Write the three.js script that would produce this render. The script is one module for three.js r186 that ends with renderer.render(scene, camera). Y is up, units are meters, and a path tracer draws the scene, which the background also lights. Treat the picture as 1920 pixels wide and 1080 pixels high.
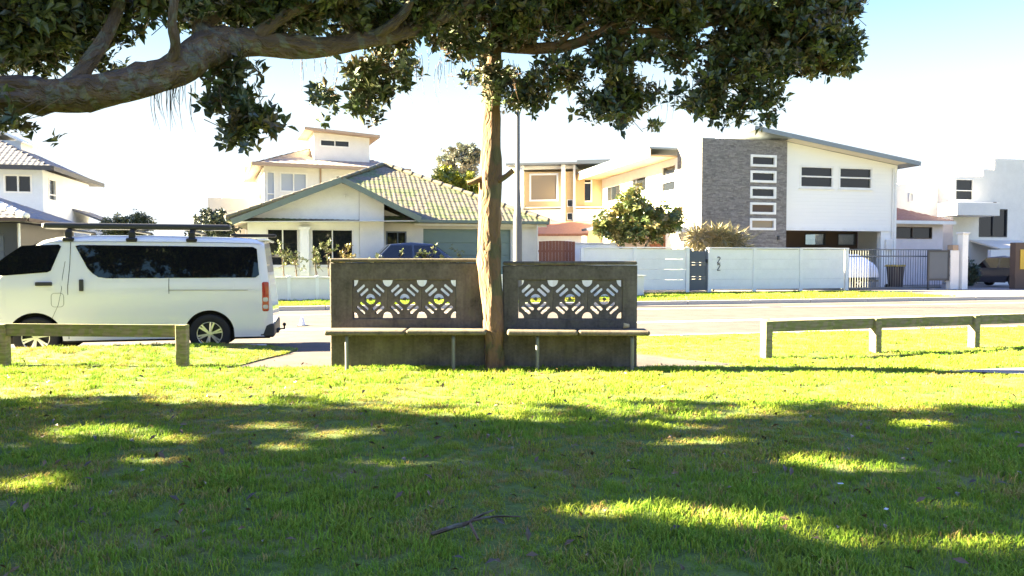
import * as THREE from 'three';
import { mergeGeometries, mergeVertices, toCreasedNormals } from 'three/addons/utils/BufferGeometryUtils.js';
import { RoundedBoxGeometry } from 'three/addons/geometries/RoundedBoxGeometry.js';
import { TessellateModifier } from 'three/addons/modifiers/TessellateModifier.js';

// ------------------------------------------------------------------ camera, sky, sun, exposure
const scene = new THREE.Scene();
const camera = new THREE.PerspectiveCamera(42.2, 16 / 9, 0.1, 900);
camera.position.set(0, 1.4, 0);
camera.rotation.x = -0.0357;

const EXPOSURE = 19.0;
const sunDir = new THREE.Vector3(-0.935, 0.352, -0.072).normalize();
const sun = new THREE.DirectionalLight(new THREE.Color().setRGB(1.0, 0.86, 0.54), 5.0);
sun.position.copy(sunDir).multiplyScalar(90);
sun.castShadow = true;
sun.shadow.mapSize.set(4096, 4096);
Object.assign(sun.shadow.camera, { left: -60, right: 60, top: 60, bottom: -60, near: 1, far: 220 });
scene.add(sun, sun.target);

{ // clear winter-morning air: pale at the horizon, cyan then blue overhead, paler round the sun
  const W = 512, H = 256, d = new Float32Array(W * H * 4);
  const stops = [[-90, .40, .40, .36], [-2, .8, .82, .82], [0, 1.22, 1.27, 1.32], [7, 1.12, 1.24, 1.34], [12, 1.02, 1.26, 1.40], [15.5, .74, 1.12, 1.46], [19, .46, .95, 1.5], [32, .45, .78, 1.8], [55, .42, .68, 1.75], [90, .37, .60, 1.6]];
  for (let j = 0; j < H; j++) for (let i = 0; i < W; i++) {
    const el = ((j + .5) / H - .5) * Math.PI, az = ((i + .5) / W - .5) * 2 * Math.PI;
    const x = Math.cos(az) * Math.cos(el), y = Math.sin(el), z = Math.sin(az) * Math.cos(el);
    const deg = el * 180 / Math.PI;
    let k = 1; while (k < stops.length - 1 && stops[k][0] < deg) k++;
    const a = stops[k - 1], b = stops[k], t = Math.min(1, Math.max(0, (deg - a[0]) / (b[0] - a[0])));
    const cs = x * sunDir.x + y * sunDir.y + z * sunDir.z, glow = deg > -2 ? 1.1 * Math.pow(Math.max(0, cs), 10) : 0;
    for (let c = 0; c < 3; c++) d[(j * W + i) * 4 + c] = (a[c + 1] + (b[c + 1] - a[c + 1]) * t + glow * [1, .97, .9][c]) / 19.0;
    d[(j * W + i) * 4 + 3] = 1;
  }
  const sky = new THREE.DataTexture(d, W, H, THREE.RGBAFormat, THREE.FloatType);
  sky.mapping = THREE.EquirectangularReflectionMapping; sky.magFilter = THREE.LinearFilter; sky.needsUpdate = true;
  scene.background = sky; scene.environment = sky;
}
const renderer = new THREE.WebGLRenderer({ antialias: true });
renderer.toneMapping = THREE.LinearToneMapping;
renderer.toneMappingExposure = EXPOSURE;
renderer.shadowMap.enabled = true;

// ------------------------------------------------------------------ helpers
function rng(seed) { return () => { seed = (seed + 0x6d2b79f5) | 0; let t = Math.imul(seed ^ (seed >>> 15), 1 | seed); t = (t + Math.imul(t ^ (t >>> 7), 61 | t)) ^ t; return ((t ^ (t >>> 14)) >>> 0) / 4294967296; }; }
const V = (x, y, z) => new THREE.Vector3(x, y, z);
const C = (r, g, b) => new THREE.Color().setRGB(r, g, b);
const lerp = (a, b, t) => a + (b - a) * t, clamp = (x, a = 0, b = 1) => Math.min(b, Math.max(a, x)), sstep = (a, b, x) => { const t = clamp((x - a) / (b - a)); return t * t * (3 - 2 * t); };
function lattice(seed) { const r = rng(seed), t = new Float32Array(65536); for (let i = 0; i < 65536; i++) t[i] = r(); return t; }
const LAT = lattice(7);
function vnoise(x, y, per = 256, off = 0) { // tileable value noise
  const xi = Math.floor(x), yi = Math.floor(y), fx = x - xi, fy = y - yi, sx = fx * fx * (3 - 2 * fx), sy = fy * fy * (3 - 2 * fy);
  const m = (a) => ((a % per) + per) % per, at = (a, b) => LAT[((m(a) * 131 + m(b) * 257 + off * 7919) & 65535)];
  return lerp(lerp(at(xi, yi), at(xi + 1, yi), sx), lerp(at(xi, yi + 1), at(xi + 1, yi + 1), sx), sy);
}
function fbm(x, y, per, oct = 4, off = 0) { let s = 0, a = .5, n = 0; for (let o = 0; o < oct; o++) { s += a * vnoise(x, y, per, off + o); n += a; x *= 2; y *= 2; per *= 2; a *= .5; } return s / n; }
function texture(n, fn, srgb = true) { // fn(u, v) in 0..1 gives linear rgb (or one grey)
  const d = new Uint8Array(n * n * 4), enc = (v) => { v = clamp(v); return Math.round(255 * (srgb ? (v <= .0031308 ? 12.92 * v : 1.055 * Math.pow(v, 1 / 2.4) - .055) : v)); };
  for (let j = 0; j < n; j++) for (let i = 0; i < n; i++) {
    const c = fn(i / n, j / n), o = (j * n + i) * 4;
    if (typeof c === 'number') d[o] = d[o + 1] = d[o + 2] = enc(c); else { d[o] = enc(c[0]); d[o + 1] = enc(c[1]); d[o + 2] = enc(c[2]); }
    d[o + 3] = 255;
  }
  const t = new THREE.DataTexture(d, n, n, THREE.RGBAFormat); t.wrapS = t.wrapT = THREE.RepeatWrapping; t.magFilter = THREE.LinearFilter; t.minFilter = THREE.LinearMipmapLinearFilter; t.generateMipmaps = true;
  if (srgb) t.colorSpace = THREE.SRGBColorSpace; t.needsUpdate = true; return t;
}
const rep = (t, m) => { const c = t.clone(); c.repeat.set(1 / m, 1 / m); c.needsUpdate = true; return c; }; // one tile of the texture every m metres
const mix3 = (a, b, t) => [lerp(a[0], b[0], t), lerp(a[1], b[1], t), lerp(a[2], b[2], t)];
const std = (color, roughness = .8, o = {}) => new THREE.MeshStandardMaterial({ color, roughness, ...o });
const phy = (color, roughness = .8, o = {}) => new THREE.MeshPhysicalMaterial({ color, roughness, ...o });

function uvBox(g) { // uv in metres, taken from the face's main direction
  if (g.index) g = g.toNonIndexed();
  const p = g.attributes.position, uv = new Float32Array(p.count * 2), a = V(0, 0, 0), b = V(0, 0, 0), c = V(0, 0, 0), n = V(0, 0, 0);
  for (let i = 0; i < p.count; i += 3) {
    a.fromBufferAttribute(p, i); b.fromBufferAttribute(p, i + 1); c.fromBufferAttribute(p, i + 2);
    n.copy(b).sub(a).cross(c.clone().sub(a));
    const ax = Math.abs(n.x), ay = Math.abs(n.y), az = Math.abs(n.z);
    for (let k = 0; k < 3; k++) { const q = [a, b, c][k]; let s, t; if (ay >= ax && ay >= az) { s = q.x; t = q.z; } else if (ax >= az) { s = q.z; t = q.y; } else { s = q.x; t = q.y; } uv[(i + k) * 2] = s; uv[(i + k) * 2 + 1] = t; }
  }
  g.setAttribute('uv', new THREE.BufferAttribute(uv, 2)); return g;
}
const plain = (g) => { const o = g.index ? g.toNonIndexed() : g; for (const k of Object.keys(o.attributes)) if (!['position', 'normal', 'uv'].includes(k)) o.deleteAttribute(k); return o; };
const join = (list) => mergeGeometries(list.map(plain), false);
function box(w, h, d, x = 0, y = 0, z = 0, ry = 0) { const g = new THREE.BoxGeometry(w, h, d); if (ry) g.rotateY(ry); g.translate(x, y, z); return uvBox(g); }
function rbox(w, h, d, r, x = 0, y = 0, z = 0, ry = 0) { const g = new RoundedBoxGeometry(w, h, d, 2, Math.min(r, w / 2.1, h / 2.1, d / 2.1)); const q = plain(g); if (ry) q.rotateY(ry); q.translate(x, y, z); return uvBox(q); }
const span = (x0, x1, y0, y1, z0, z1) => box(x1 - x0, y1 - y0, z1 - z0, (x0 + x1) / 2, (y0 + y1) / 2, (z0 + z1) / 2);
function cyl(r0, r1, h, n, x = 0, y = 0, z = 0) { const g = new THREE.CylinderGeometry(r1, r0, h, n); g.translate(x, y + h / 2, z); return plain(g); }
function bar(p, q, w, h) { // a box from p to q
  const d = q.clone().sub(p), L = d.length(), g = new THREE.BoxGeometry(w, h, L), m = new THREE.Matrix4();
  const zx = d.normalize(), x = V(0, 1, 0).cross(zx); if (x.lengthSq() < 1e-6) x.set(1, 0, 0); x.normalize(); const y = zx.clone().cross(x);
  m.makeBasis(x, y, zx).setPosition(p.clone().add(q).multiplyScalar(.5)); g.applyMatrix4(m); return uvBox(g);
}
function slab(pts, t) { // convex planar polygon (counter-clockwise from above) with thickness t below it
  const n = pts[1].clone().sub(pts[0]).cross(pts[2].clone().sub(pts[0])).normalize(), lo = pts.map((p) => p.clone().addScaledVector(n, -t)), pos = [], tri = (a, b, c) => pos.push(a.x, a.y, a.z, b.x, b.y, b.z, c.x, c.y, c.z), N = pts.length;
  for (let i = 1; i < N - 1; i++) { tri(pts[0], pts[i], pts[i + 1]); tri(lo[0], lo[i + 1], lo[i]); }
  for (let i = 0; i < N; i++) { const j = (i + 1) % N; tri(pts[i], lo[i], lo[j]); tri(pts[i], lo[j], pts[j]); }
  const g = new THREE.BufferGeometry(); g.setAttribute('position', new THREE.Float32BufferAttribute(pos, 3)); g.computeVertexNormals(); return uvBox(g);
}
function sheet(nu, nv, fn, uvs = 1) { // parametric grid, fn(u, v) -> Vector3
  const pos = [], uv = [], idx = [];
  for (let j = 0; j <= nv; j++) for (let i = 0; i <= nu; i++) { const p = fn(i / nu, j / nv); pos.push(p.x, p.y, p.z); uv.push(i / nu * uvs, j / nv * uvs); }
  for (let j = 0; j < nv; j++) for (let i = 0; i < nu; i++) { const a = j * (nu + 1) + i, b = a + 1, c = a + nu + 1, d = c + 1; idx.push(a, b, d, a, d, c); }
  const g = new THREE.BufferGeometry(); g.setAttribute('position', new THREE.Float32BufferAttribute(pos, 3)); g.setAttribute('uv', new THREE.Float32BufferAttribute(uv, 2)); g.setIndex(idx); g.computeVertexNormals(); return g;
}
function tube(pts, radii, n = 8, bumpy = 0, closed = true) { // limb through points with a radius at each
  const curve = new THREE.CatmullRomCurve3(pts, false, 'centripetal'), L = curve.getLength(), m = Math.max(2, Math.min(60, Math.ceil(L / Math.max(.06, radii[0] * .8)))), pos = [], uv = [], idx = [];
  let up = V(0, 1, 0.123).normalize();
  for (let j = 0; j <= m; j++) {
    const t = j / m, p = curve.getPoint(t), d = curve.getTangent(t), s = t * (radii.length - 1), k = Math.min(radii.length - 2, Math.floor(s)), r = lerp(radii[k], radii[k + 1], s - k);
    const x = up.clone().cross(d); if (x.lengthSq() < 1e-4) x.set(1, 0, 0).cross(d); x.normalize(); const y = d.clone().cross(x); up = y.clone().multiplyScalar(-1).negate();
    for (let i = 0; i <= n; i++) { const a = i / n * 2 * Math.PI, ii = i % n, rr = r * (1 + bumpy * (vnoise(ii * 1.7 + 11, j * .8, 256, 3) + vnoise(ii * .8, j * .25, 256, 5) - 1)); pos.push(p.x + (x.x * Math.cos(a) + y.x * Math.sin(a)) * rr, p.y + (x.y * Math.cos(a) + y.y * Math.sin(a)) * rr, p.z + (x.z * Math.cos(a) + y.z * Math.sin(a)) * rr); uv.push(i / n * 6.28 * r, t * L); }
  }
  for (let j = 0; j < m; j++) for (let i = 0; i < n; i++) { const a = j * (n + 1) + i, b = a + 1, c = a + n + 1, d = c + 1; idx.push(a, b, d, a, d, c); }
  if (closed) for (const j of [0, m]) { const o = pos.length / 3; let x = 0, y = 0, z = 0; for (let i = 0; i < n; i++) { const q = (j * (n + 1) + i) * 3; x += pos[q] / n; y += pos[q + 1] / n; z += pos[q + 2] / n; } pos.push(x, y, z); uv.push(0, 0); for (let i = 0; i < n; i++) { const q = j * (n + 1) + i; j ? idx.push(q, q + 1, o) : idx.push(q + 1, q, o); } }
  const g = new THREE.BufferGeometry(); g.setAttribute('position', new THREE.Float32BufferAttribute(pos, 3)); g.setAttribute('uv', new THREE.Float32BufferAttribute(uv, 2)); g.setIndex(idx); g.computeVertexNormals(); return plain(g);
}
const taken = new Map();
function numbered(name) { const n = taken.get(name) ?? 0; taken.set(name, n + 1); return n ? name + '_' + String(n).padStart(3, '0') : name; }
function tag(o, label, category, group) { o.userData.label = label; o.userData.category = category; if (group) o.userData.group = group; return o; }
function thing(name, label, category, pos = V(0, 0, 0), turn = 0, group) { const o = new THREE.Group(); o.name = numbered(name); o.position.copy(pos); o.rotation.y = turn; scene.add(o); return tag(o, label, category, group); }
function part(name, geo, mat, parent) { const m = new THREE.Mesh(geo, mat); m.name = name; m.castShadow = m.receiveShadow = true; parent.add(m); return m; }
function struct(name, geo, mat) { const m = part(name, geo, mat, scene); m.userData.kind = 'structure'; return m; }
function copy(o, label, pos, turn) { const c = o.clone(); c.name = numbered(o.name.replace(/_\d{3}$/, '')); c.userData = { ...o.userData, label }; scene.add(c); if (pos) c.position.copy(pos); if (turn !== undefined) c.rotation.y = turn; return c; }

// The street runs to the right and away: u metres along it, v metres across it.
const TH = Math.atan(.25), CT = Math.cos(TH), ST = Math.sin(TH);
const RF = (u, v, y = 0) => V(u * CT - v * ST, y, -(u * ST + v * CT));
// ------------------------------------------------------------------ materials
const T = {
  fine: texture(256, (u, v) => .5 + .5 * (fbm(u * 32, v * 32, 32, 3, 2) - .5) + .35 * (fbm(u * 5, v * 5, 5, 3, 9) - .5), false),
  asphalt: texture(512, (u, v) => { const g = vnoise(u * 170, v * 170, 170, 1), k = fbm(u * 6, v * 6, 6, 4, 4), s = .145 * (.62 + .5 * g + .5 * (k - .5) * 1.4); return [s * 1.06, s, s * .96]; }),
  concrete: texture(512, (u, v) => { // board-marked concrete, streaked and lichened
    const k = fbm(u * 6, v * 6, 6, 5, 21), st = fbm(u * 40, v * 3, 8, 3, 33), sp = fbm(u * 60, v * 60, 60, 2, 41), li = sstep(.56, .72, fbm(u * 9, v * 9, 9, 4, 55));
    const s = .108 * (.42 + .8 * k + .45 * (st - .5) + .35 * (sp - .5)); return mix3([s * 1.18, s * 1.0, s * .83], [.125, .115, .075], li * .5);
  }),
  bark: texture(512, (u, v) => { const r = fbm(u * 24 + 2 * vnoise(u * 6, v * 6, 6, 3), v * 5, 24, 4, 61), li = sstep(.5, .64, fbm(u * 10, v * 10, 10, 4, 71)), s = .4 + .9 * r; return mix3([.125 * s, .085 * s, .058 * s], [.155 * s, .155 * s, .115 * s], li * .8); }),
  barkBump: texture(512, (u, v) => fbm(u * 24 + 2 * vnoise(u * 6, v * 6, 6, 3), v * 5, 24, 5, 61), false),
  palebark: texture(512, (u, v) => { const r = fbm(u * 20, v * 4, 20, 4, 81), li = sstep(.48, .66, fbm(u * 8, v * 8, 8, 4, 91)), s = .55 + .8 * r; return mix3([.165 * s, .098 * s, .058 * s], [.095 * s, .09 * s, .05 * s], li * .85); }),
  timber: texture(512, (u, v) => { const g = fbm(u * 3, v * 46, 46, 3, 15), li = sstep(.42, .62, fbm(u * 12, v * 12, 12, 4, 17)), s = .6 + .8 * g; return mix3([.20 * s, .165 * s, .115 * s], [.155 * s, .165 * s, .055 * s], li * .85); }),
  soil: texture(1024, (u, v) => { const k = fbm(u * 14, v * 14, 14, 5, 25), f = fbm(u * 120, v * 120, 120, 2, 27), s = .55 + .5 * k + .6 * (f - .3); return mix3([.085 * s, .125 * s, .016 * s], [.18 * s, .145 * s, .045 * s], sstep(.5, .75, fbm(u * 7, v * 7, 7, 4, 29)) * .8); }),
  ledge: texture(512, (u, v) => { // thin split stone, too small here to tell apart
    const row = Math.floor(v * 40), w = 9 + Math.floor(LAT[row * 13 & 65535] * 6), cell = Math.floor(u * w + LAT[row * 29 & 65535]), h = LAT[(row * 97 + (cell % w) * 53) & 65535]; const s = .12 * (.68 + .5 * h + .5 * (fbm(u * 40, v * 40, 40, 3, 3) - .5)); return [s * 1.08, s * 1.03, s * 1.0];
  }),
  ledgeBump: texture(512, (u, v) => { const y = v * 40, row = Math.floor(y), w = 9 + Math.floor(LAT[row * 13 & 65535] * 6), x = u * w + LAT[row * 29 & 65535], cell = Math.floor(x), h = LAT[(row * 97 + (cell % w) * 53) & 65535]; return clamp(.25 + .7 * h) * ((y - row < .1 || x - cell < .05) ? .1 : 1); }, false),
  boards: texture(256, (u, v) => { const f = (v * 8) % 1; return .35 + .6 * (1 - f) - (f < .06 ? .5 : 0) + .05 * vnoise(u * 60, v * 60, 60); }, false),
  paint: texture(256, (u, v) => { const s = .94 + .12 * (fbm(u * 8, v * 8, 8, 5, 39) - .5) + .05 * (vnoise(u * 90, v * 90, 90, 2) - .5); return [s, s, s]; }),
  tilewear: texture(512, (u, v) => { const m = sstep(.42, .66, fbm(u * 9, v * 9, 9, 5, 47)), s = .75 + .6 * (fbm(u * 60, v * 60, 60, 2, 49) - .3); return mix3([.23 * s, .19 * s, .14 * s], [.17 * s, .20 * s, .085 * s], m); }),
  greytile: texture(256, (u, v) => { const s = .8 + .5 * (fbm(u * 30, v * 30, 30, 3, 59) - .4); return [.20 * s, .195 * s, .20 * s]; }),
};
const painted = (r, g, b, rough = .7, o = {}) => std(C(r, g, b), rough, { map: rep(T.paint, 2.5), bumpMap: rep(T.fine, .5), bumpScale: .0015, ...o });
const M = {
  asphalt: std(C(.52, .43, .43), .93, { map: rep(T.asphalt, 2.2), bumpMap: rep(T.fine, .25), bumpScale: .004 }),
  path: std(C(1.5, 1.38, 1.26), .9, { map: rep(T.asphalt, 1.7), bumpMap: rep(T.fine, .3), bumpScale: .003 }),
  kerb: painted(.42, .41, .38, .9),
  concrete: std(C(1, 1, 1), .95, { map: rep(T.concrete, 1.3), bumpMap: rep(T.fine, .35), bumpScale: .006 }),
  seat: std(C(1.2, 1.16, 1.08), .9, { map: rep(T.concrete, 1.1), bumpMap: rep(T.fine, .3), bumpScale: .003 }),
  bark: std(C(1, 1, 1), .95, { map: rep(T.bark, 1.1), bumpMap: rep(T.barkBump, .8), bumpScale: .07 }),
  palebark: std(C(1, 1, 1), .95, { map: rep(T.palebark, 1.2), bumpMap: rep(T.barkBump, .9), bumpScale: .04 }),
  timber: std(C(1, 1, 1), .95, { map: rep(T.timber, .8), bumpMap: rep(T.fine, .2), bumpScale: .006 }),
  soil: std(C(1, 1, 1), 1, { map: rep(T.soil, 4.3), bumpMap: rep(T.fine, .4), bumpScale: .02 }),
  ledge: std(C(1.75, 1.72, 1.70), .9, { map: rep(T.ledge, 2.6), bumpMap: rep(T.ledgeBump, 2.6), bumpScale: .03 }),
  white: painted(.80, .80, .79), boards: std(C(.80, .795, .775), .6, { bumpMap: rep(T.boards, 1.5), bumpScale: .006 }),
  cream: painted(.70, .64, .54), beige: painted(.66, .55, .42), ochre: painted(.60, .44, .23), palebrown: painted(.36, .26, .19), paleblue: painted(.66, .71, .78), offwhite: painted(.74, .72, .70), tan: painted(.50, .34, .18), pinkish: painted(.72, .64, .66),
  greentile: std(C(.76, .79, .82), .85, { map: rep(T.tilewear, 3.7) }), greytile: std(C(1, 1, 1), .8, { map: rep(T.greytile, 2) }), browntile: std(C(1.7, 1.45, 1.25), .85, { map: rep(T.greytile, 2) }), terracotta: std(C(1.7, .75, .45), .85, { map: rep(T.greytile, 2) }),
  greenpaint: painted(.14, .18, .15, .5), greendoor: painted(.17, .225, .185, .55), darkgrey: painted(.045, .047, .055, .5), slate: painted(.10, .115, .14, .5), roofmetal: painted(.20, .24, .28, .45), brownwall: painted(.10, .065, .048), redwood: painted(.24, .085, .045, .75), bluegrey: painted(.055, .075, .115, .4),
  glass: phy(C(.012, .014, .017), .03, { ior: 1.52 }), tint: phy(C(.006, .007, .009), .025, { ior: 1.55 }),
  clear: phy(C(.55, .62, .62), .02, { transmission: 1, thickness: 0, ior: 1.5 }),
  skyCurtain: phy(C(.34, .38, .47), .12, { clearcoat: 1 }), tanReflectGlass: phy(C(.26, .19, .10), .1, { clearcoat: 1 }),  // panes: sky reflection over curtain, and a tan reflection, put into the colour
  vanpaint: phy(C(.80, .805, .80), .35, { clearcoat: 1, clearcoatRoughness: .05 }), black: std(C(.012, .012, .013), .6), rubber: std(C(.018, .018, .019), .85), darkplastic: std(C(.03, .031, .034), .55), chrome: std(C(.75, .75, .76), .22, { metalness: 1 }), alloy: std(C(.72, .72, .73), .3, { metalness: 1 }),
  galv: std(C(.14, .145, .15), .55, { metalness: .3 }), polegrey: std(C(.10, .105, .115), .5), red: phy(C(.42, .008, .012), .12, { clearcoat: 1 }), lens: phy(C(.62, .60, .58), .1, { clearcoat: 1 }),
  carblue: phy(C(.012, .018, .034), .25, { clearcoat: 1 }), carsilver: phy(C(.34, .35, .37), .3, { clearcoat: 1 }), cardark: phy(C(.035, .03, .033), .3, { clearcoat: 1 }),
  tarp: painted(.72, .74, .80, .6), yellow: painted(.62, .40, .04, .5), yellowlid: painted(.46, .36, .07, .5), bin: painted(.035, .03, .045, .5), plate: painted(.8, .8, .78, .4), straw: painted(.55, .42, .22, .9),
};
const leafMat = (r, g, b, tr = .25) => phy(C(r, g, b), .55, { transmission: tr, thickness: 0, side: THREE.DoubleSide, vertexColors: false });
Object.assign(M, { leaf: leafMat(.055, .075, .028, .12), leafLight: leafMat(.17, .19, .05, .3), leafDark: leafMat(.03, .045, .02, .1), leafGold: leafMat(.20, .16, .07, .25), leafGrey: leafMat(.11, .13, .10, .2), leafLime: leafMat(.30, .33, .03, .4), grass: phy(C(1, 1, 1), .9, { specularIntensity: .25, transmission: .28, thickness: 0, side: THREE.DoubleSide }) });

// ------------------------------------------------------------------ ground
const kerbD = (X) => 12.85 / CT + .25 * X;
function gh(x, z) { // height of the lawn: nearly flat, rising a little to a low bank by the parked van
  const D = -z; return .018 * (fbm(x * .5 + 90, D * .5 + 90, 256, 3, 6) - .5) + .085 * sstep(9.9, 11.4, D) * sstep(-3.7, -5.0, x);
}
const lawnOutline = (() => {
  const p = [[-45, -28], [45, -28], [45, kerbD(45)]];
  for (let X = 40; X > 1; X -= 3) p.push([X, kerbD(X)]);
  p.push([.9, kerbD(.9)], [1.3, 12.2], [1.75, 11.5], [2.3, 10.85], [2.9, 10.4], [3.35, 10.12], [2.6, 10.0], [1.7, 9.95], [.6, 9.93], [-.6, 9.93], [-1.6, 9.92], [-2.45, 9.9], [-2.9, 9.83], [-3.4, 9.79], [-3.72, 9.85], [-3.66, 10.2], [-3.56, 10.75], [-3.45, 11.3], [-3.42, 11.8], [-3.62, 12.15], [-4.1, kerbD(-4.1)]);
  for (let X = -7; X > -45; X -= 3) p.push([X, kerbD(X)]);
  p.push([-45, kerbD(-45)]);
  return p.map(([x, d]) => [x, -d]);
})();
function inside(x, z, poly = lawnOutline) { let c = false; for (let i = 0, j = poly.length - 1; i < poly.length; j = i++) { const [xi, zi] = poly[i], [xj, zj] = poly[j]; if ((zi > z) !== (zj > z) && x < (xj - xi) * (z - zi) / (zj - zi) + xi) c = !c; } return c; }
function flatSheet(poly, yfn, edge = 0) { // polygon in (x, z) as a ground sheet, edges turned down by edge
  const sh = new THREE.Shape(poly.map(([x, z]) => new THREE.Vector2(x, -z))); let g = new THREE.ShapeGeometry(sh); g = new TessellateModifier(1.4, 7).modify(plain(g)); g.rotateX(-Math.PI / 2);
  const p = g.attributes.position; for (let i = 0; i < p.count; i++) p.setY(i, yfn(p.getX(i), p.getZ(i)));
  const parts = [g];
  if (edge) { const pos = []; poly.forEach(([x, z], i) => { const [X, Z] = poly[(i + 1) % poly.length], a = yfn(x, z), b = yfn(X, Z); pos.push(x, a, z, x, a - edge, z, X, b, Z, X, b, Z, x, a - edge, z, X, b - edge, Z); }); const e = new THREE.BufferGeometry(); e.setAttribute('position', new THREE.Float32BufferAttribute(pos, 3)); e.setAttribute('uv', new THREE.Float32BufferAttribute(new Float32Array(pos.length / 3 * 2), 2)); e.computeVertexNormals(); parts.push(e); }
  const o = mergeVertices(uvBox(join(parts))); o.computeVertexNormals(); return o;
}
const strip = (u0, u1, v0, v1, y) => [RF(u0, v0, y), RF(u1, v0, y), RF(u1, v1, y), RF(u0, v1, y)];
struct('ground', slab([V(-500, -.34, 300), V(500, -.34, 300), V(500, -.34, -600), V(-500, -.34, -600)], .1), M.soil);
struct('lawn', flatSheet(lawnOutline, gh, .2), M.soil);
const road = struct('road', slab(strip(-140, 140, 12.95, 24.25, -.15), .1), M.asphalt);
for (let i = -8; i < 14; i++) { const u = i * 5 + 1.6; part('centre_line', slab(strip(u, u + 4.7, 17.4, 17.75, -.146), .003), M.white, road); }
part('edge_line', slab(strip(-60, 80, 22.35, 22.45, -.146), .003), M.white, road);
// asphalt crossing and path round the back of the benches
struct('pavement', flatSheet([[-5.2, -9.2], [4.2, -9.2], [4.2, -12.6], [1.6, -kerbD(1.6) - .02], [-4.6, -kerbD(-4.6) - .02]], (x, z) => lerp(-.012, -.142, sstep(12.55, 13.25, -z - .25 * x))), M.asphalt);
struct('path', flatSheet([[5.55, -9.36], [6.1, -9.55], [7.2, -9.75], [16, -11.2], [16, -10.0], [7.4, -8.98], [6.2, -9.1]], (x, z) => gh(x, z) + .028), M.path);
function kerbRun(u0, u1, v0, v1, top) { const out = []; for (let u = u0; u < u1; u += 2.5) { const a = u + .006, b = Math.min(u + 2.5, u1) - .006, c = RF((a + b) / 2, (v0 + v1) / 2, (top - .3) / 2); out.push(rbox(b - a, top + .3, v1 - v0, .02, c.x, c.y, c.z, TH)); } return join(out); }
struct('kerb_near', join([kerbRun(4.0, 60, 12.84, 12.98, .015), kerbRun(-40, -.95, 12.84, 12.98, .03)]), M.kerb);
struct('kerb_far', kerbRun(-50, 70, 24.2, 24.36, .0), M.kerb);
struct('gutter', slab(strip(-60, 80, 23.85, 24.24, -.144), .004), M.path);
struct('verge', slab(strip(-60, 80, 24.3, 31.2, -.01), .2), M.soil);
struct('driveway', slab(strip(24.4, 40, 24.28, 31.0, .0), .1), M.path);
struct('yard', slab(strip(-60, 90, 31.15, 100, -.02), .2), std(C(1.6, 1.55, 1.45), .95, { map: rep(T.asphalt, 3) }));

// ------------------------------------------------------------------ grass blades
function tuft(n, spread, h, w, seed) { const r = rng(seed), pos = []; for (let i = 0; i < n; i++) { const a = r() * 6.28, d = Math.sqrt(r()) * spread, x = Math.cos(a) * d, z = Math.sin(a) * d, b = r() * 6.28, hh = h * (.45 + .75 * r()), ww = w * (.6 + .7 * r()), lean = hh * (.25 + .85 * r()), dx = Math.cos(b), dz = Math.sin(b), px = -dz * ww / 2, pz = dx * ww / 2; const m = [x + dx * lean * .35, hh * .62, z + dz * lean * .35], t = [x + dx * lean, hh * (.86 + .14 * r()), z + dz * lean]; pos.push(x - px, -.01, z - pz, x + px, -.01, z + pz, m[0] + px * .8, m[1], m[2] + pz * .8, x - px, -.01, z - pz, m[0] + px * .8, m[1], m[2] + pz * .8, m[0] - px * .8, m[1], m[2] - pz * .8, m[0] - px * .8, m[1], m[2] - pz * .8, m[0] + px * .8, m[1], m[2] + pz * .8, t[0], t[1], t[2]); } const g = new THREE.BufferGeometry(); g.setAttribute('position', new THREE.Float32BufferAttribute(pos, 3)); g.computeVertexNormals(); return g; }
function sow(name, label, geo, points, seed, size) {
  const im = new THREE.InstancedMesh(geo, M.grass, points.length), r = rng(seed), m = new THREE.Matrix4(), q = new THREE.Quaternion(), col = new THREE.Color();
  points.forEach(([x, y, z], i) => {
    const dry = sstep(.46, .72, fbm(x * .9 + 50, z * .9 + 50, 256, 3, 8)), big = .5 + 1.1 * fbm(x * 2.1 + 20, z * 2.1 + 70, 256, 3, 12), s = size * big * (.7 + .6 * r() * r() + .3 * (r() < .04));
    q.setFromAxisAngle(V(0, 1, 0), r() * 6.28); im.setMatrixAt(i, m.compose(V(x, y, z), q, V(s, s * (1 - .35 * dry), s)));
    const k = r(), straw = r() < .05 + .35 * dry; const b = .8 + .4 * r();
    straw ? col.setRGB(.34 * b, .26 * b, .08 * b) : col.setRGB(lerp(.155, .31, k * .7 + dry * .3) * b, lerp(.29, .32, k) * b, lerp(.026, .036, k) * b);
    im.setColorAt(i, col);
  });
  im.name = name; im.castShadow = im.receiveShadow = true; im.userData = { kind: 'stuff', label, category: 'grass' }; scene.add(im); return im;
}
{
  const r = rng(11), pts = [], far = [];
  const want = (x, D, n, list) => { for (let i = 0; i < n; i++) { const X = x + r() * .5, d = D + r() * .5; if (inside(X, -d) && !(X > 5.7 && d < 9.6 + (X - 5.5) * .17 && d > 9.25 + (X - 6.5) * .12 && X > 5.75)) list.push([X, gh(X, -d), -d]); } };
  for (let D = 2; D < 17; D += .5) for (let x = -13; x < 13; x += .5) { const lim = .74 * D + 1.2; if (Math.abs(x + .25) > lim) continue; want(x, D, D < 5 ? 72 : D < 7.5 ? 52 : D < 10.5 ? 36 : 24, pts); }
  sow('grass', 'short green lawn grass with straw blades across the foreground', tuft(24, .075, .045, .0058, 5), pts, 3, 1);
  for (let i = 0; i < 9000; i++) { const u = -14 + r() * 38.5, v = 24.45 + r() * 5.7; const p = RF(u, v, -.01); far.push([p.x, p.y, p.z]); }
  sow('grass_001', 'strip of verge grass across the road below the fence', tuft(16, .13, .07, .014, 9), far, 4, 1.1);
}
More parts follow.
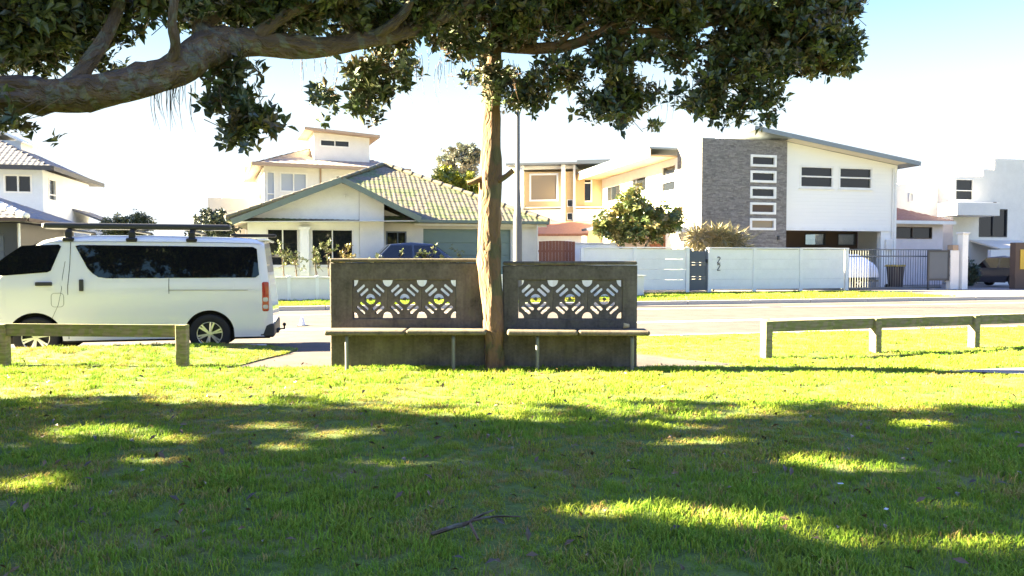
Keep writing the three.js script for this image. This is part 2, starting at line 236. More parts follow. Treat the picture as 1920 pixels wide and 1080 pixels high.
// ------------------------------------------------------------------ wall, window and roof builders
const EYE4 = new THREE.Matrix4();
const face = (x, y, z, ry) => new THREE.Matrix4().makeRotationY(ry).setPosition(x, y, z); // a wall plane: its outer face is z = 0
function wall(parent, name, mat, outline, holes, mtx = EYE4, thick = .18) {
  const s = new THREE.Shape(outline.map(([x, y]) => new THREE.Vector2(x, y)));
  for (const [x0, y0, x1, y1] of holes) { const h = new THREE.Path(); h.moveTo(x0, y0); h.lineTo(x0, y1); h.lineTo(x1, y1); h.lineTo(x1, y0); h.closePath(); s.holes.push(h); }
  const g = new THREE.ExtrudeGeometry(s, { depth: thick, bevelEnabled: false }); g.translate(0, 0, -thick); const q = uvBox(plain(g)); q.applyMatrix4(mtx); return part(name, q, mat, parent);
}
function win(parent, [x0, y0, x1, y1], { mtx = EYE4, f = .06, cols = [1], rows = [1], frame = M.white, glass = M.glass, sill = false, name = 'window', proud = .025 } = {}) {
  const g = [span(x0, x1, y1 - f, y1, -.12, proud), span(x0, x1, y0, y0 + f, -.12, proud), span(x0, x0 + f, y0 + f, y1 - f, -.12, proud), span(x1 - f, x1, y0 + f, y1 - f, -.12, proud)];
  const X = [x0 + f], Y = [y0 + f], cs = cols.reduce((a, b) => a + b), rs = rows.reduce((a, b) => a + b); let t = 0;
  for (const c of cols) { t += c; X.push(lerp(x0 + f, x1 - f, t / cs)); } t = 0; for (const c of rows) { t += c; Y.push(lerp(y0 + f, y1 - f, t / rs)); }
  for (let i = 1; i < X.length - 1; i++) g.push(span(X[i] - f * .4, X[i] + f * .4, y0 + f, y1 - f, -.11, .005));
  for (let i = 1; i < Y.length - 1; i++) g.push(span(x0 + f, x1 - f, Y[i] - f * .4, Y[i] + f * .4, -.105, .008));
  const w = part(name, join(g).applyMatrix4(mtx), frame, parent);
  for (let i = 0; i < X.length - 1; i++) for (let j = 0; j < Y.length - 1; j++) part('pane', span(X[i] - .01, X[i + 1] + .01, Y[j] - .01, Y[j + 1] + .01, -.085, -.075).applyMatrix4(mtx), Array.isArray(glass) ? glass[(i + j * cols.length) % glass.length] : glass, w);
  if (sill) part('sill', span(x0 - .05, x1 + .05, y0 - .05, y0 - .002, -.1, .07).applyMatrix4(mtx), frame, w);
  return w;
}
function tiles(parent, mat, poly, o, e, tileW = .25, course = .30) { // courses of wavy roof tiles over a polygon given in the plane (s along the eave e, t up the slope)
  // poly: Vector3 corners, o: a corner on the eave, e: unit vector along the eave
  const n = poly[1].clone().sub(poly[0]).cross(poly[2].clone().sub(poly[0])).normalize(); if (n.y < 0) n.negate();
  const up = n.clone().cross(e).normalize(); if (up.y < 0) up.negate();
  const q = poly.map((p) => { const d = p.clone().sub(o); return [d.dot(e), d.dot(up)]; }), t1 = Math.max(...q.map((a) => a[1])), pos = [], uv = [];
  const push = (s, t, h) => { const p = o.clone().addScaledVector(e, s).addScaledVector(up, t).addScaledVector(n, h); pos.push(p.x, p.y, p.z); uv.push(s, t); };
  for (let r = 0; r * course < t1; r++) {
    const ta = r * course, tb = Math.min(ta + course, t1), tm = (ta + tb) / 2, xs = []; for (let i = 0; i < q.length; i++) { const a = q[i], b = q[(i + 1) % q.length]; if ((a[1] > tm) !== (b[1] > tm)) xs.push(a[0] + (b[0] - a[0]) * (tm - a[1]) / (b[1] - a[1])); }
    if (xs.length < 2) continue; const s0 = Math.min(...xs), s1 = Math.max(...xs), st = tileW / 6;
    const wave = (s) => .005 * Math.sin(s / tileW * 6.283) + .008 * vnoise(Math.floor(s / tileW), r, 256, 4);
    for (let s = s0; s < s1; s += st) { const z = Math.min(s + st, s1), a = wave(s), b = wave(z);
      push(s, ta, .041 + a); push(z, ta, .041 + b); push(z, tb, .035 + b); push(s, ta, .041 + a); push(z, tb, .035 + b); push(s, tb, .035 + a);
      push(s, ta, .02); push(z, ta, .02); push(z, ta, .041 + b); push(s, ta, .02); push(z, ta, .041 + b); push(s, ta, .041 + a); }
  }
  const g = new THREE.BufferGeometry(); g.setAttribute('position', new THREE.Float32BufferAttribute(pos, 3)); g.setAttribute('uv', new THREE.Float32BufferAttribute(uv, 2)); g.computeVertexNormals();
  const m = part('roof_tiles', g, mat, parent); m.userData.kind = 'stuff'; return m;
}

// ------------------------------------------------------------------ the two concrete benches with pierced screens
function breezeBlock(w, h, t) {
  const s = new THREE.Shape(); const R = .086; [[-1, -1], [1, -1], [1, 1], [-1, 1]].forEach(([sx, sy], n) => { for (let i = 0; i <= 6; i++) { const t = (sx * sy > 0 ? 1 - i / 6 : i / 6) * Math.PI / 2, x = sx * (w / 2 - R * .82 * Math.cos(t)), y = sy * (h / 2 - R * Math.sin(t)); n + i ? s.lineTo(x, y) : s.moveTo(x, y); } }); s.closePath(); // corners cut away in quarter rounds
  const cut = (pts) => { const p = new THREE.Path(); p.moveTo(...pts[0]); for (const q of pts.slice(1)) p.lineTo(...q); p.closePath(); s.holes.push(p); };
  const ring = []; for (let i = 0; i < 20; i++) ring.push([Math.cos(i / 20 * 6.283) * .072, -Math.sin(i / 20 * 6.283) * .072]); cut(ring);
  const a = Math.atan2(h, w);
  for (const [sx, sy] of [[1, 1], [-1, 1], [1, -1], [-1, -1]]) {
    const dx = sx * Math.cos(a), dy = sy * Math.sin(a), px = -dy, py = dx; // two slots across each diagonal
    for (const d of [.124, .192]) { const L = .066, k = .0205, c = [dx * d, dy * d]; const q = [[-L, -k], [L, -k], [L + k * .5, 0], [L, k], [-L, k], [-L - k * .5, 0]].map(([m, n]) => [c[0] + px * m + dx * n, c[1] + py * m + dy * n]); cut(q); }
    
  }
  const g = new THREE.ExtrudeGeometry(s, { depth: t, bevelEnabled: false, curveSegments: 3 }); g.translate(0, 0, -t);
  return uvBox(join([plain(g), plain(new THREE.CylinderGeometry(.022, .022, t * .5, 10).rotateX(Math.PI / 2).translate(0, .002, -t / 2)), box(.15, .010, .02, 0, .002, -t / 2)]));
}
function chipped(g, amount, seed) { const p = g.attributes.position; for (let i = 0; i < p.count; i++) { const x = p.getX(i), y = p.getY(i), z = p.getZ(i); p.setXYZ(i, x + amount * (vnoise(x * 9 + seed, y * 9, 256, 1) - .5), y + amount * (vnoise(x * 7 + 40, y * 7 + seed, 256, 2) - .5), z + amount * (vnoise(x * 8 + z * 5, y * 8 + 9, 256, 3) - .5)); } g.computeVertexNormals(); return g; }
function bench(name, label, x0, x1, D, height, screenX0, seatX0, seatX1, legs, turn) {
  const t = thing(name, label, 'bench', V(x0, 0, -D), turn, 'concrete benches either side of the slim trunk'), w = x1 - x0, sx = screenX0 - x0, bw = .457, bh = .51, sy0 = .64, sy1 = sy0 + bh;
  const wallShape = new THREE.Shape(); wallShape.moveTo(0, -.12); wallShape.lineTo(w, -.12); for (let i = 0; i <= 14; i++) wallShape.lineTo(w * (1 - i / 14), height - .02 + .012 * (vnoise(i * .9 + x0 * 3 + 30, 2, 256, 5) - .5)); wallShape.closePath();
  const h = new THREE.Path(); h.moveTo(sx, sy0); h.lineTo(sx, sy1); h.lineTo(sx + bw * 3, sy1); h.lineTo(sx + bw * 3, sy0); h.closePath(); wallShape.holes.push(h);
  const wg = new THREE.ExtrudeGeometry(wallShape, { depth: .115, bevelEnabled: true, bevelThickness: .02, bevelSize: .02, bevelOffset: -.02, bevelSegments: 3 }); wg.translate(0, 0, -.135); part('wall', uvBox(plain(wg)), M.concrete, t);
  part('bright_edge_strip', uvBox(chipped(rbox(w - .01, .05, .17, .024, w / 2, height + .012, -.058), .008, x0 * 5)), M.seat, t);  // paler rounded strip added to stand for the sunlit top edge
  const bg = breezeBlock(bw - .004, bh - .004, .1);
  for (let i = 0; i < 3; i++) part('breeze_block', bg, M.concrete, t).position.set(sx + bw * (i + .5), sy0 + bh / 2, -.02);
  // seat slab on bent steel legs
  const a = seatX0 - x0, b = seatX1 - x0, n = 2; for (let i = 0; i < n; i++) { const q0 = lerp(a, b, i / n) + (i ? .004 : 0), q1 = lerp(a, b, (i + 1) / n) - (i < n - 1 ? .004 : 0); part('seat', uvBox(chipped(rbox(q1 - q0, .066, .40, .03, (q0 + q1) / 2, .487, .215), .006, i * 5 + x0 * 3)), M.seat, t); }
  for (const lx of legs) { const L = lx - x0; part('leg', join([tube([V(L, -.1, .33), V(L, .2, .33), V(L, .40, .33), V(L, .437, .30), V(L, .437, .1), V(L, .437, .012)], [.024, .024, .024, .024, .024, .024], 8)]), M.galv, t); }
  return t;
}
bench('concrete_bench', 'weathered concrete bench with pierced screen wall beside the van', -2.42, -.36, 9.9, 1.40, -2.12, -2.41, -.33, [-2.13, -.76], .012);
bench('concrete_bench', 'weathered concrete bench with pierced screen wall right of the slim trunk', -.125, 1.655, 9.86, 1.365, .085, -.06, 1.76, [.33, 1.54], -.012);
tag(part('paper_cup', new THREE.LatheGeometry([[0, 0], [.026, 0], [.03, .03], [.036, .072], [.033, .072], [.027, .005], [0, .005]].map(([x, y]) => new THREE.Vector2(x, y)), 14).rotateZ(1.52).translate(1.53, .557, -9.72), M.straw, scene), 'small tan paper cup lying on the right bench seat', 'cup');

// ------------------------------------------------------------------ timber barriers
function post(x, D, h, w, turn, lean, parent) { const g = rbox(w, h + .3, w, .012); g.rotateZ(lean); g.rotateY(turn); const p = part('post', uvBox(chipped(g, .012, x * 7)), M.timber, parent); p.position.set(x, h / 2 - .15, -D); return p; }
function rail(a, b, y0, y1, h, w, parent) { const g = bar(V(a[0], y0, -a[1]), V(b[0], y1, -b[1]), w, h); return part('rail', uvBox(chipped(plain(g), .01, a[0] * 3)), M.timber, parent); }
{
  const t = thing('timber_barrier', 'low lichened timber rail barrier in front of the white van', 'barrier', V(0, 0, 0), 0);
  post(-4.385, 9.9, .56, .135, .05, .0, t); post(-6.83, 9.98, .56, .135, .05, .01, t); post(-9.3, 10.05, .56, .135, .04, 0, t);
  rail([-4.455, 9.9], [-6.76, 9.98], .475, .487, .165, .06, t); rail([-6.9, 9.98], [-9.23, 10.05], .487, .487, .165, .06, t);
}
{
  const t = thing('timber_barrier', 'low timber rail barrier on the right along the road', 'barrier', V(0, 0, 0), 0), P = [[3.69, 10.80], [5.58, 11.42], [7.46, 12.02], [9.35, 12.62]];
  P.forEach(([x, D], i) => post(x, D, .53, .13, .42, i % 2 ? .012 : -.01, t));
  for (let i = 0; i < 3; i++) { const [a, b] = [P[i], P[i + 1]], d = [b[0] - a[0], b[1] - a[1]], L = Math.hypot(...d), k = .075 / L; rail([a[0] + d[0] * k, a[1] + d[1] * k - .0], [b[0] - d[0] * k, b[1] - d[1] * k - .0], .455, .455, .15, .07, t); }
}

// ------------------------------------------------------------------ vehicles
function wheel(parent, x, y, z, r, w, spokes, near) {
  const t = part('wheel', join([new THREE.LatheGeometry([[r * .62, -w / 2], [r * .9, -w / 2], [r * .98, -w * .36], [r, -w * .2], [r, w * .2], [r * .98, w * .36], [r * .9, w / 2], [r * .62, w / 2], [r * .58, w * .2], [r * .58, -w * .2], [r * .62, -w / 2]].map((q) => new THREE.Vector2(...q)), 36).rotateX(Math.PI / 2)]), M.rubber, parent); t.position.set(x, y, z);
  const s = near, g = [new THREE.TorusGeometry(r * .60, r * .035, 6, 32).translate(0, 0, s * w * .40), new THREE.CylinderGeometry(r * .13, r * .16, w * .2, 14).rotateX(Math.PI / 2).translate(0, 0, s * w * .34)];
  for (let i = 0; i < spokes; i++) for (const k of [-.13, .13]) { const a = i / spokes * 6.283 + .3, c = V(Math.cos(a + k * .6) * r * .12, Math.sin(a + k * .6) * r * .12, s * w * .36), e = V(Math.cos(a + k) * r * .6, Math.sin(a + k) * r * .6, s * w * .40); g.push(bar(c, e, r * .07, r * .085)); }
  part('rim', join(g), M.alloy, t); part('brake_disc', plain(new THREE.CylinderGeometry(r * .55, r * .55, w * .1, 20).rotateX(Math.PI / 2)), M.darkplastic, t); return t;
}
// lofted body: top(x) is the roof line, low(x) the sill with wheel arches, half(y) the half width at a height, lean(y) pushes the tail
function loftBody(xs, top, low, half, endHalf, shift, R = .13) {
  const ring = (x) => { const yt = top(x), yb = Math.min(low(x), yt - .03), out = [], nS = 12, e = endHalf(x); for (let i = 0; i <= nS; i++) { const y = lerp(yb, yt - R, i / nS); out.push([y, half(y) * e]); } const hw = half(yt - R) * e; for (let i = 1; i <= 4; i++) { const a = i / 4 * Math.PI / 2; out.push([yt - R + R * Math.sin(a), hw - R * (1 - Math.cos(a))]); } for (let i = 1; i <= 3; i++) out.push([yt + .02 * Math.sin(i / 3 * 1.57), (hw - R) * (1 - i / 3)]); return out; };
  const rows = xs.map((x) => { const q = ring(x); return [...q.map(([y, z]) => V(x + shift(x, y), y, z)), ...q.slice(0, -1).reverse().map(([y, z]) => V(x + shift(x, y), y, -z))]; });
  const n = rows[0].length, pos = [], idx = []; for (const r of rows) for (const p of r) pos.push(p.x, p.y, p.z);
  for (let j = 0; j < rows.length - 1; j++) for (let i = 0; i < n - 1; i++) { const a = j * n + i, b = a + 1, c = a + n, d = c + 1; idx.push(a, c, b, b, c, d); }
  for (const j of [0, rows.length - 1]) for (let i = 0; i < n >> 1; i++) { const a = j * n + i, b = j * n + i + 1, c = j * n + n - 1 - i, d = j * n + n - 2 - i; j ? idx.push(a, b, c, b, d, c) : idx.push(a, c, b, b, c, d); }
  const g = new THREE.BufferGeometry(); g.setAttribute('position', new THREE.Float32BufferAttribute(pos, 3)); g.setIndex(idx); const c = toCreasedNormals(g, .7); c.setAttribute('uv', new THREE.Float32BufferAttribute(new Float32Array(c.attributes.position.count * 2), 2)); return c;
}
const curve1 = (pts) => (x) => { if (x <= pts[0][0]) return pts[0][1]; for (let i = 1; i < pts.length; i++) if (x <= pts[i][0]) return lerp(pts[i - 1][1], pts[i][1], (x - pts[i - 1][0]) / (pts[i][0] - pts[i - 1][0])); return pts[pts.length - 1][1]; };
function patch(outline, zf, off, thick = .004) { // flat piece lying on the side of a body, outline in (x, y)
  const s = new THREE.Shape(outline.map((q) => new THREE.Vector2(...q))), g = plain(new THREE.ExtrudeGeometry(s, { depth: thick, bevelEnabled: false })), p = g.attributes.position; for (let i = 0; i < p.count; i++) p.setZ(i, zf(p.getY(i)) + off - thick + p.getZ(i)); g.computeVertexNormals(); return g;
}
const rrect = (x0, y0, x1, y1, r, n = 5) => { const o = []; for (const [cx, cy, a0] of [[x1 - r, y1 - r, 0], [x0 + r, y1 - r, 1], [x0 + r, y0 + r, 2], [x1 - r, y0 + r, 3]]) for (let i = 0; i <= n; i++) { const a = (a0 + i / n) * Math.PI / 2; o.push([cx + r * Math.cos(a), cy + r * Math.sin(a)]); } return o; };
{ // the white van; origin on the road under the rear wheel's centre line
  const c0 = 13.75 / (1 + .1016), pos = V(-.4064 * c0, -.15, -c0);
  const van = thing('van', 'white van with dark tinted windows and black roof rack parked at the kerb', 'van', pos, TH);
  const hubs = [-2.6, 0], ar = .395, hy = .335;
  const top = curve1([[-3.56, .92], [-3.5, 1.02], [-3.3, 1.16], [-3.2, 1.25], [-2.95, 1.52], [-2.7, 1.76], [-2.52, 1.89], [-2.3, 1.945], [-1.8, 1.975], [-.8, 1.98], [.4, 1.955], [.8, 1.93], [.98, 1.90], [1.06, 1.87], [1.1, 1.84]]);
  const low = (x) => { let y = .27; for (const h of hubs) { const d = Math.abs(x - h); if (d < ar) y = Math.max(y, hy + Math.sqrt(ar * ar - d * d)); } return y; };
  const half = (y) => y < .62 ? .845 - .03 * (1 - y / .62) : y < 1.15 ? .845 : .845 - .135 * (y - 1.15) / .75;
  const endHalf = (x) => 1 - .10 * sstep(-3.0, -3.56, x) - .05 * sstep(.9, 1.02, x);
  const shift = (x, y) => -.15 * sstep(.55, 1.02, x) * clamp((y - .7) / 1.2);
  const xs = []; for (let x = -3.56; x < 1.1; x += hubs.some((h) => Math.abs(x - h) < ar + .05) ? .025 : .08) xs.push(x); for (const h of hubs) xs.push(h - ar, h + ar, h - ar - .001, h + ar + .001); xs.push(1.04, 1.1); xs.sort((a, b) => a - b); while (xs[xs.length - 1] > 1.0) xs.pop(); xs.push(1.02);
  const zo = -.845; // the near flank lies in the plane through the wheels, the van's axis is behind it
  const body = part('body', loftBody(xs, top, low, half, endHalf, shift), M.vanpaint, van); body.position.z = zo;
  const on = (name, geo, mat, parent = van) => { const m = part(name, geo, mat, parent); if (parent === van) m.position.z = zo; return m; };
  on('side_window', patch([[-2.03, 1.80], [-1.96, 1.815], [.70, 1.795], [.76, 1.76], [.80, 1.32], [.74, 1.275], [-1.55, 1.275], [-1.68, 1.295], [-1.77, 1.36], [-1.84, 1.44]].reverse(), half, .007), M.tint);
  on('side_window', patch([[-2.03, 1.80], [-1.96, 1.815], [.70, 1.795], [.76, 1.76], [.80, 1.32], [.74, 1.275], [-1.55, 1.275], [-1.84, 1.44]], (y) => -half(y), -.003), M.tint);
  on('driver_window', patch([[-2.80, 1.80], [-2.27, 1.82], [-2.235, 1.79], [-2.37, 1.40], [-2.42, 1.375], [-3.32, 1.30], [-3.34, 1.33], [-3.05, 1.60]].reverse(), half, .007), M.tint);
  on('driver_window', patch([[-2.80, 1.80], [-2.27, 1.82], [-2.37, 1.40], [-3.32, 1.30], [-3.05, 1.60]], (y) => -half(y), -.003), M.tint);
  on('windscreen', sheet(6, 8, (a, b) => { const x = lerp(-2.62, -3.2, a); return V(x - .01, top(x) + .014, lerp(-.66, .66, b)); }), M.tint);
  on('door_handle', rbox(.24, .06, .03, .012, -2.46, 1.19, .857), M.darkplastic); on('door_handle', rbox(.065, .19, .03, .014, -1.92, 1.165, .857), M.darkplastic);
  const seam = (pts, w = .009) => { const g = []; for (let i = 0; i < pts.length - 1; i++) { const [a, b] = [pts[i], pts[i + 1]]; g.push(bar(V(a[0], a[1], half(a[1]) + .0005), V(b[0], b[1], half(b[1]) + .0005), w, .004)); } return join(g); };
  on('door_seam', seam([[-2.12, .30], [-2.12, 1.15], [-2.10, 1.5], [-2.10, 1.86]]), M.black); on('door_seam', seam([[-.62, .30], [-.62, 1.15], [-.62, 1.27]]), M.black); on('slide_rail', seam([[-.62, 1.075], [.62, 1.065]], .016), M.darkplastic);
  on('door_seam', seam([[-2.36, .62], [-2.26, .85], [-2.21, 1.1], [-2.2, 1.3], [-2.17, 1.55]], .006), M.darkplastic); on('fuel_flap', seam(rrect(-2.36, .82, -2.18, 1.04, .05).concat([[-2.18, .99]]), .005), M.darkplastic);
  on('gutter_trim', seam([[-2.6, 1.862], [-1.6, 1.872], [.2, 1.866], [.84, 1.845]], .012), M.darkplastic);
  const tl = on('tail_light', patch(rrect(.845, .70, .955, 1.20, .03), (y) => half(y) * .985, .014, .03), M.red); part('lens', patch(rrect(.86, .865, .942, .935, .02), (y) => half(y) * .985, .018, .02), M.lens, tl); part('lens', patch(rrect(.86, .745, .942, .81, .02), (y) => half(y) * .985, .018, .02), M.lens, tl);
  on('bumper', join([rbox(.26, .24, 1.66, .04, .91, .37, 0), rbox(.10, .06, .5, .02, 1.03, .3, 0)]), M.darkplastic);
  on('tow_ball', join([new THREE.SphereGeometry(.032, 12, 10).translate(1.17, .42, .2), cyl(.014, .014, .09, 8, 1.17, .33, .2), bar(V(.95, .335, .2), V(1.18, .335, .2), .05, .03)]), M.black);
  on('spoiler', rbox(.2, .035, 1.3, .015, .86, 1.915, 0), M.vanpaint); on('underbody', join([box(4.3, .16, 1.3, -1.2, .30, 0), box(4.3, .7, 1.06, -1.2, .73, 0)]), M.black);
  for (const h of hubs) for (const s of [1, -1]) { on('wheel_arch', new THREE.CylinderGeometry(.388, .388, .5, 24, 1, true, Math.PI / 2, Math.PI).rotateX(Math.PI / 2).rotateZ(0).translate(h, hy, s * .57), M.black); wheel(van, h, hy - .005, zo + s * .735, .335, .2, 6, s); }
  // roof rack with a long bag along the near side
  const rack = part('roof_rack', join([-2.14, -1.2, -.28].map((x) => rbox(.08, .04, 1.36, .015, x, 2.055, 0))), M.black, van); rack.position.z = zo;
  for (const x of [-2.14, -1.2, -.28]) for (const s of [1, -1]) part('rack_foot', join([rbox(.17, .06, .09, .02, x, 1.905, s * .695), rbox(.10, .14, .07, .02, x, 1.975, s * .675)]), M.black, rack);
  part('rack_bag', uvBox(chipped(rbox(2.85, .105, .26, .04, -1.1, 2.13, .52), .02, 4)), M.darkplastic, rack); part('rack_plank', rbox(.75, .05, .25, .02, .68, 2.0, .35), M.black, rack); part('reflector', rbox(.03, .07, .1, .01, -2.535, 2.13, .56), M.plate, rack);
}
function car(name, label, pos, turn, paint, o = {}) {
  const { L = 4.4, H = 1.62, W = 1.8, cab = [-.9, -.35, 1.25, 1.95], r = .34 } = o, c = thing(name, label, 'car', pos, turn), x0 = -L / 2, x1 = L / 2, hubs = [x0 + .85, x1 - .8], ar = r + .06, belt = H * .60;
  const top = curve1([[x0, belt * .72], [x0 + .1, belt * .88], [cab[0] - .25, belt + .02], [cab[0], belt + .06], [cab[1], H - .07], [(cab[1] + cab[2]) / 2, H], [cab[2], H - .06], [cab[3], belt + .1], [x1 - .03, belt], [x1, belt * .7]]);
  const low = (x) => { let y = .24; for (const h of hubs) { const d = Math.abs(x - h); if (d < ar) y = Math.max(y, r + Math.sqrt(ar * ar - d * d)); } return y; }, half = (y) => y < belt ? W / 2 - .05 * clamp((.5 - y) * 2) : W / 2 - .36 * (y - belt), endHalf = (x) => 1 - .14 * sstep(x0 + .7, x0, x) - .1 * sstep(x1 - .5, x1, x);
  const xs = []; for (let x = x0; x < x1; x += .05) xs.push(x); xs.push(x1);
  part('body', loftBody(xs, top, low, half, endHalf, () => 0, .1), paint, c);
  const y0 = belt + .03, y1 = H - .12, a = (y) => lerp(cab[0] + .06, cab[1] + .1, (y - belt) / (H - belt)), b = (y) => lerp(cab[3] - .16, cab[2] - .02, (y - belt) / (H - belt)), mid = (cab[1] + cab[2]) / 2 + .05;
  for (const s of [1, -1]) { const f = (y) => s * half(y), k = (p) => s > 0 ? p : p.slice().reverse(); part('side_window', patch(k([[a(y0), y0], [mid - .04, y0], [mid - .04, y1], [a(y1), y1]]), f, s > 0 ? .006 : -.002), M.tint, c); part('side_window', patch(k([[mid + .04, y0], [b(y0), y0], [b(y1), y1], [mid + .04, y1]]), f, s > 0 ? .006 : -.002), M.tint, c); part('mirror', rbox(.1, .12, .2, .04, a(y0) + .12, y0 + .08, s * (W / 2 + .06)), paint, c); }
  part('windscreen', sheet(4, 6, (p, q) => { const x = lerp(cab[0] + .04, cab[1] - .04, p); return V(x - .01, top(x) + .03, lerp(-1, 1, q) * (half(top(x)) - .12)); }), M.tint, c); part('rear_window', sheet(4, 6, (p, q) => { const x = lerp(cab[2] + .06, cab[3] - .1, p); return V(x + .01, top(x) + .03, lerp(-1, 1, q) * (half(top(x)) - .12)); }), M.tint, c);
  for (const h of hubs) for (const s of [1, -1]) wheel(c, h, r, s * (W / 2 - .12), r, .2, 5, s);
  for (const s of [1, -1]) { part('tail_light', rbox(.1, .16, .3, .03, x1 - .07, belt - .12, s * (W / 2 - .27)), M.red, c); part('headlight', rbox(.14, .13, .34, .04, x0 + .12, belt * .78, s * (W / 2 - .34)), M.lens, c); }
  part('number_plate', rbox(.02, .12, .5, .008, x1 + .005, belt - .3, 0), M.plate, c); return c;
}
car('car', 'dark blue car with silver roof edge parked before the green garage door', RF(2.75, 29.4, .47), TH + .02, M.carblue, { H: 1.66 });
car('car', 'silver car standing inside the open carport of the stone-fronted house', RF(25.5, 35.2, .36), TH + .06, M.carsilver, { H: 1.8 });
car('car', 'dark car with white number plate parked in the right-hand driveway', RF(36.6, 33.8, 0), TH - 1.5, M.cardark, { H: 1.7 });
// ------------------------------------------------------------------ houses across the road (local x along the street, z towards it)
{ // green-roofed bungalow
  const h = thing('house', 'bungalow with mossy green tiled roof, white gable and green garage door', 'house', RF(0, 31, .35), TH), y0 = -.35, G = M.greenpaint;
  // porch gable wall with two wide dark windows, then a rendered bay, entrance and garage
  const wl = [-2.25, .85, -1.02, 2.36], wr = [-.55, .85, 1.12, 2.36];
  wall(h, 'gable_wall', M.white, [[-2.95, y0], [1.35, y0], [1.35, 3.98], [.66, 4.2], [-2.95, 2.75]], [wl, wr]);
  for (const w of [wl, wr]) win(h, w, { cols: [1, 1], frame: M.offwhite, sill: true });
  part('column', join([span(-.97, -.62, y0, 2.42, .02, .32), span(-1.02, -.57, 2.3, 2.42, 0, .36)]), M.white, h);
  wall(h, 'bay_wall', M.offwhite, [[1.36, y0], [2.34, y0], [2.34, 3.55], [1.36, 3.93]], [], face(0, 0, .12, 0));
  wall(h, 'entrance_wall', M.cream, [[2.345, y0], [9.0, y0], [9.0, 2.72], [3.5, 2.75], [2.345, 3.2]], [[2.45, y0 + .01, 3.3, 2.3], [4.0, y0 + .01, 7.78, 2.42]], face(0, 0, -.35, 0));
  win(h, [2.45, y0 + .01, 3.3, 2.3], { cols: [1.4, 1], frame: M.slate, name: 'front_door', mtx: face(0, 0, -.38, 0) });
  const gd = part('garage_door', span(4.0, 7.78, y0 + .01, 2.42, -.5, -.46), M.greendoor, h); for (let i = 0; i < 5; i++) part('door_panel', rbox(3.72, .49, .03, .01, 5.89, y0 + .32 + i * .53, -.452), M.greendoor, gd);
  part('side_wall', span(-2.95, -2.77, y0, 2.7, -9, -.2), M.white, h); part('side_wall', span(8.8, 8.98, y0, 2.7, -9, -.56), M.cream, h); part('back_wall', span(-2.95, 9, y0, 2.7, -9.2, -9.02), M.white, h);
  // roofs: a hipped main roof and the porch gable in front of it
  const FL = V(-3.75, 2.66, .1), FR = V(9.45, 2.72, -.15), BR = V(9.45, 2.72, -11), BL = V(-3.75, 2.66, -11), A = V(2.75, 5.55, -4.9), B = V(2.75, 5.55, -6.2);
  const roof = part('roof', join([slab([FL, FR, A], .08), slab([FR, BR, B, A], .08), slab([BR, BL, B], .08), slab([BL, FL, A, B], .08)]), M.greentile, h);
  const ex = FR.clone().sub(FL).normalize(); tiles(roof, M.greentile, [FL, FR, A], FL, ex, .21, .27); tiles(roof, M.greentile, [FR, BR, B, A], FR, V(0, 0, -1)); tiles(roof, M.greentile, [BL, FL, A, B], FL, V(0, 0, -1));
  for (const [a, b] of [[FL, A], [FR, A]]) { const n = 16; for (let i = 0; i < n; i++) { const p = a.clone().lerp(b, i / n), q = a.clone().lerp(b, (i + 1.06) / n); part('ridge_tile', tube([p.add(V(0, .1, 0)), q.add(V(0, .085, 0))], [.1, .085], 8), M.greentile, roof); } }
  const g0 = V(-3.45, 2.62, .75), g1 = V(.66, 4.34, .75), g2 = V(3.75, 2.82, .75), b1 = V(.66, 4.34, -3.6), b0 = V(-3.45, 2.62, -.4), b2 = V(3.75, 2.82, -.6);
  const porch = part('porch_roof', join([slab([g0, g1, b1, b0], .07), slab([g1, g2, b2, b1], .07)]), M.greentile, h); tiles(porch, M.greentile, [g1, g2, b2, b1], g2, V(0, 0, -1)); tiles(porch, M.greentile, [g0, g1, b1, b0], g0, V(0, 0, -1));
  part('barge_board', bar(g0.clone().add(V(0, -.08, .03)), g1.clone().add(V(0, -.08, .03)), .04, .22), G, h); part('barge_board', bar(g1.clone().add(V(.02, -.08, .034)), g2.clone().add(V(0, -.08, .034)), .04, .22), G, h);
  part('barge_board', bar(FL.clone().add(V(0, .02, .02)), A.clone().add(V(-.1, .1, .05)), .06, .14), M.slate, h);
  part('gutter', bar(V(3.6, 2.72, .02), FR.clone().add(V(0, 0, .06)), .12, .12), G, h); part('fascia', bar(V(3.6, 2.6, -.1), V(9.35, 2.6, -.2), .03, .13), M.cream, h); part('soffit', slab([V(-3.3, 2.58, .7), V(3.55, 2.7, .7), V(3.55, 2.7, .02), V(-3.3, 2.58, .02)], .02), M.white, h);
  part('downpipe', cyl(.035, .035, 3.0, 8, 8.9, y0, -.1), M.cream, h); part('camera_bracket', join([rbox(.16, .05, .05, .015, .85, 3.72, .1), cyl(.03, .03, .1, 8, .78, 3.62, .14)]), M.white, h);
}
{ // front wall of concrete panels before it
  const w = thing('panel_wall', 'low pale concrete panel wall in front of the green-roofed bungalow', 'wall', RF(-9, 27.6, 0), TH); for (let i = 0; i < 22; i++) { part('panel', rbox(.93, .80, .1, .012, i * .97 + .47, .40, 0), M.offwhite, w); part('pier', rbox(.12, .9, .16, .012, i * .97 - .02, .45, 0), M.white, w); }
  part('capping', join([span(-.1, 21.4, .802, .85, -.09, .09)]), M.offwhite, w);
}
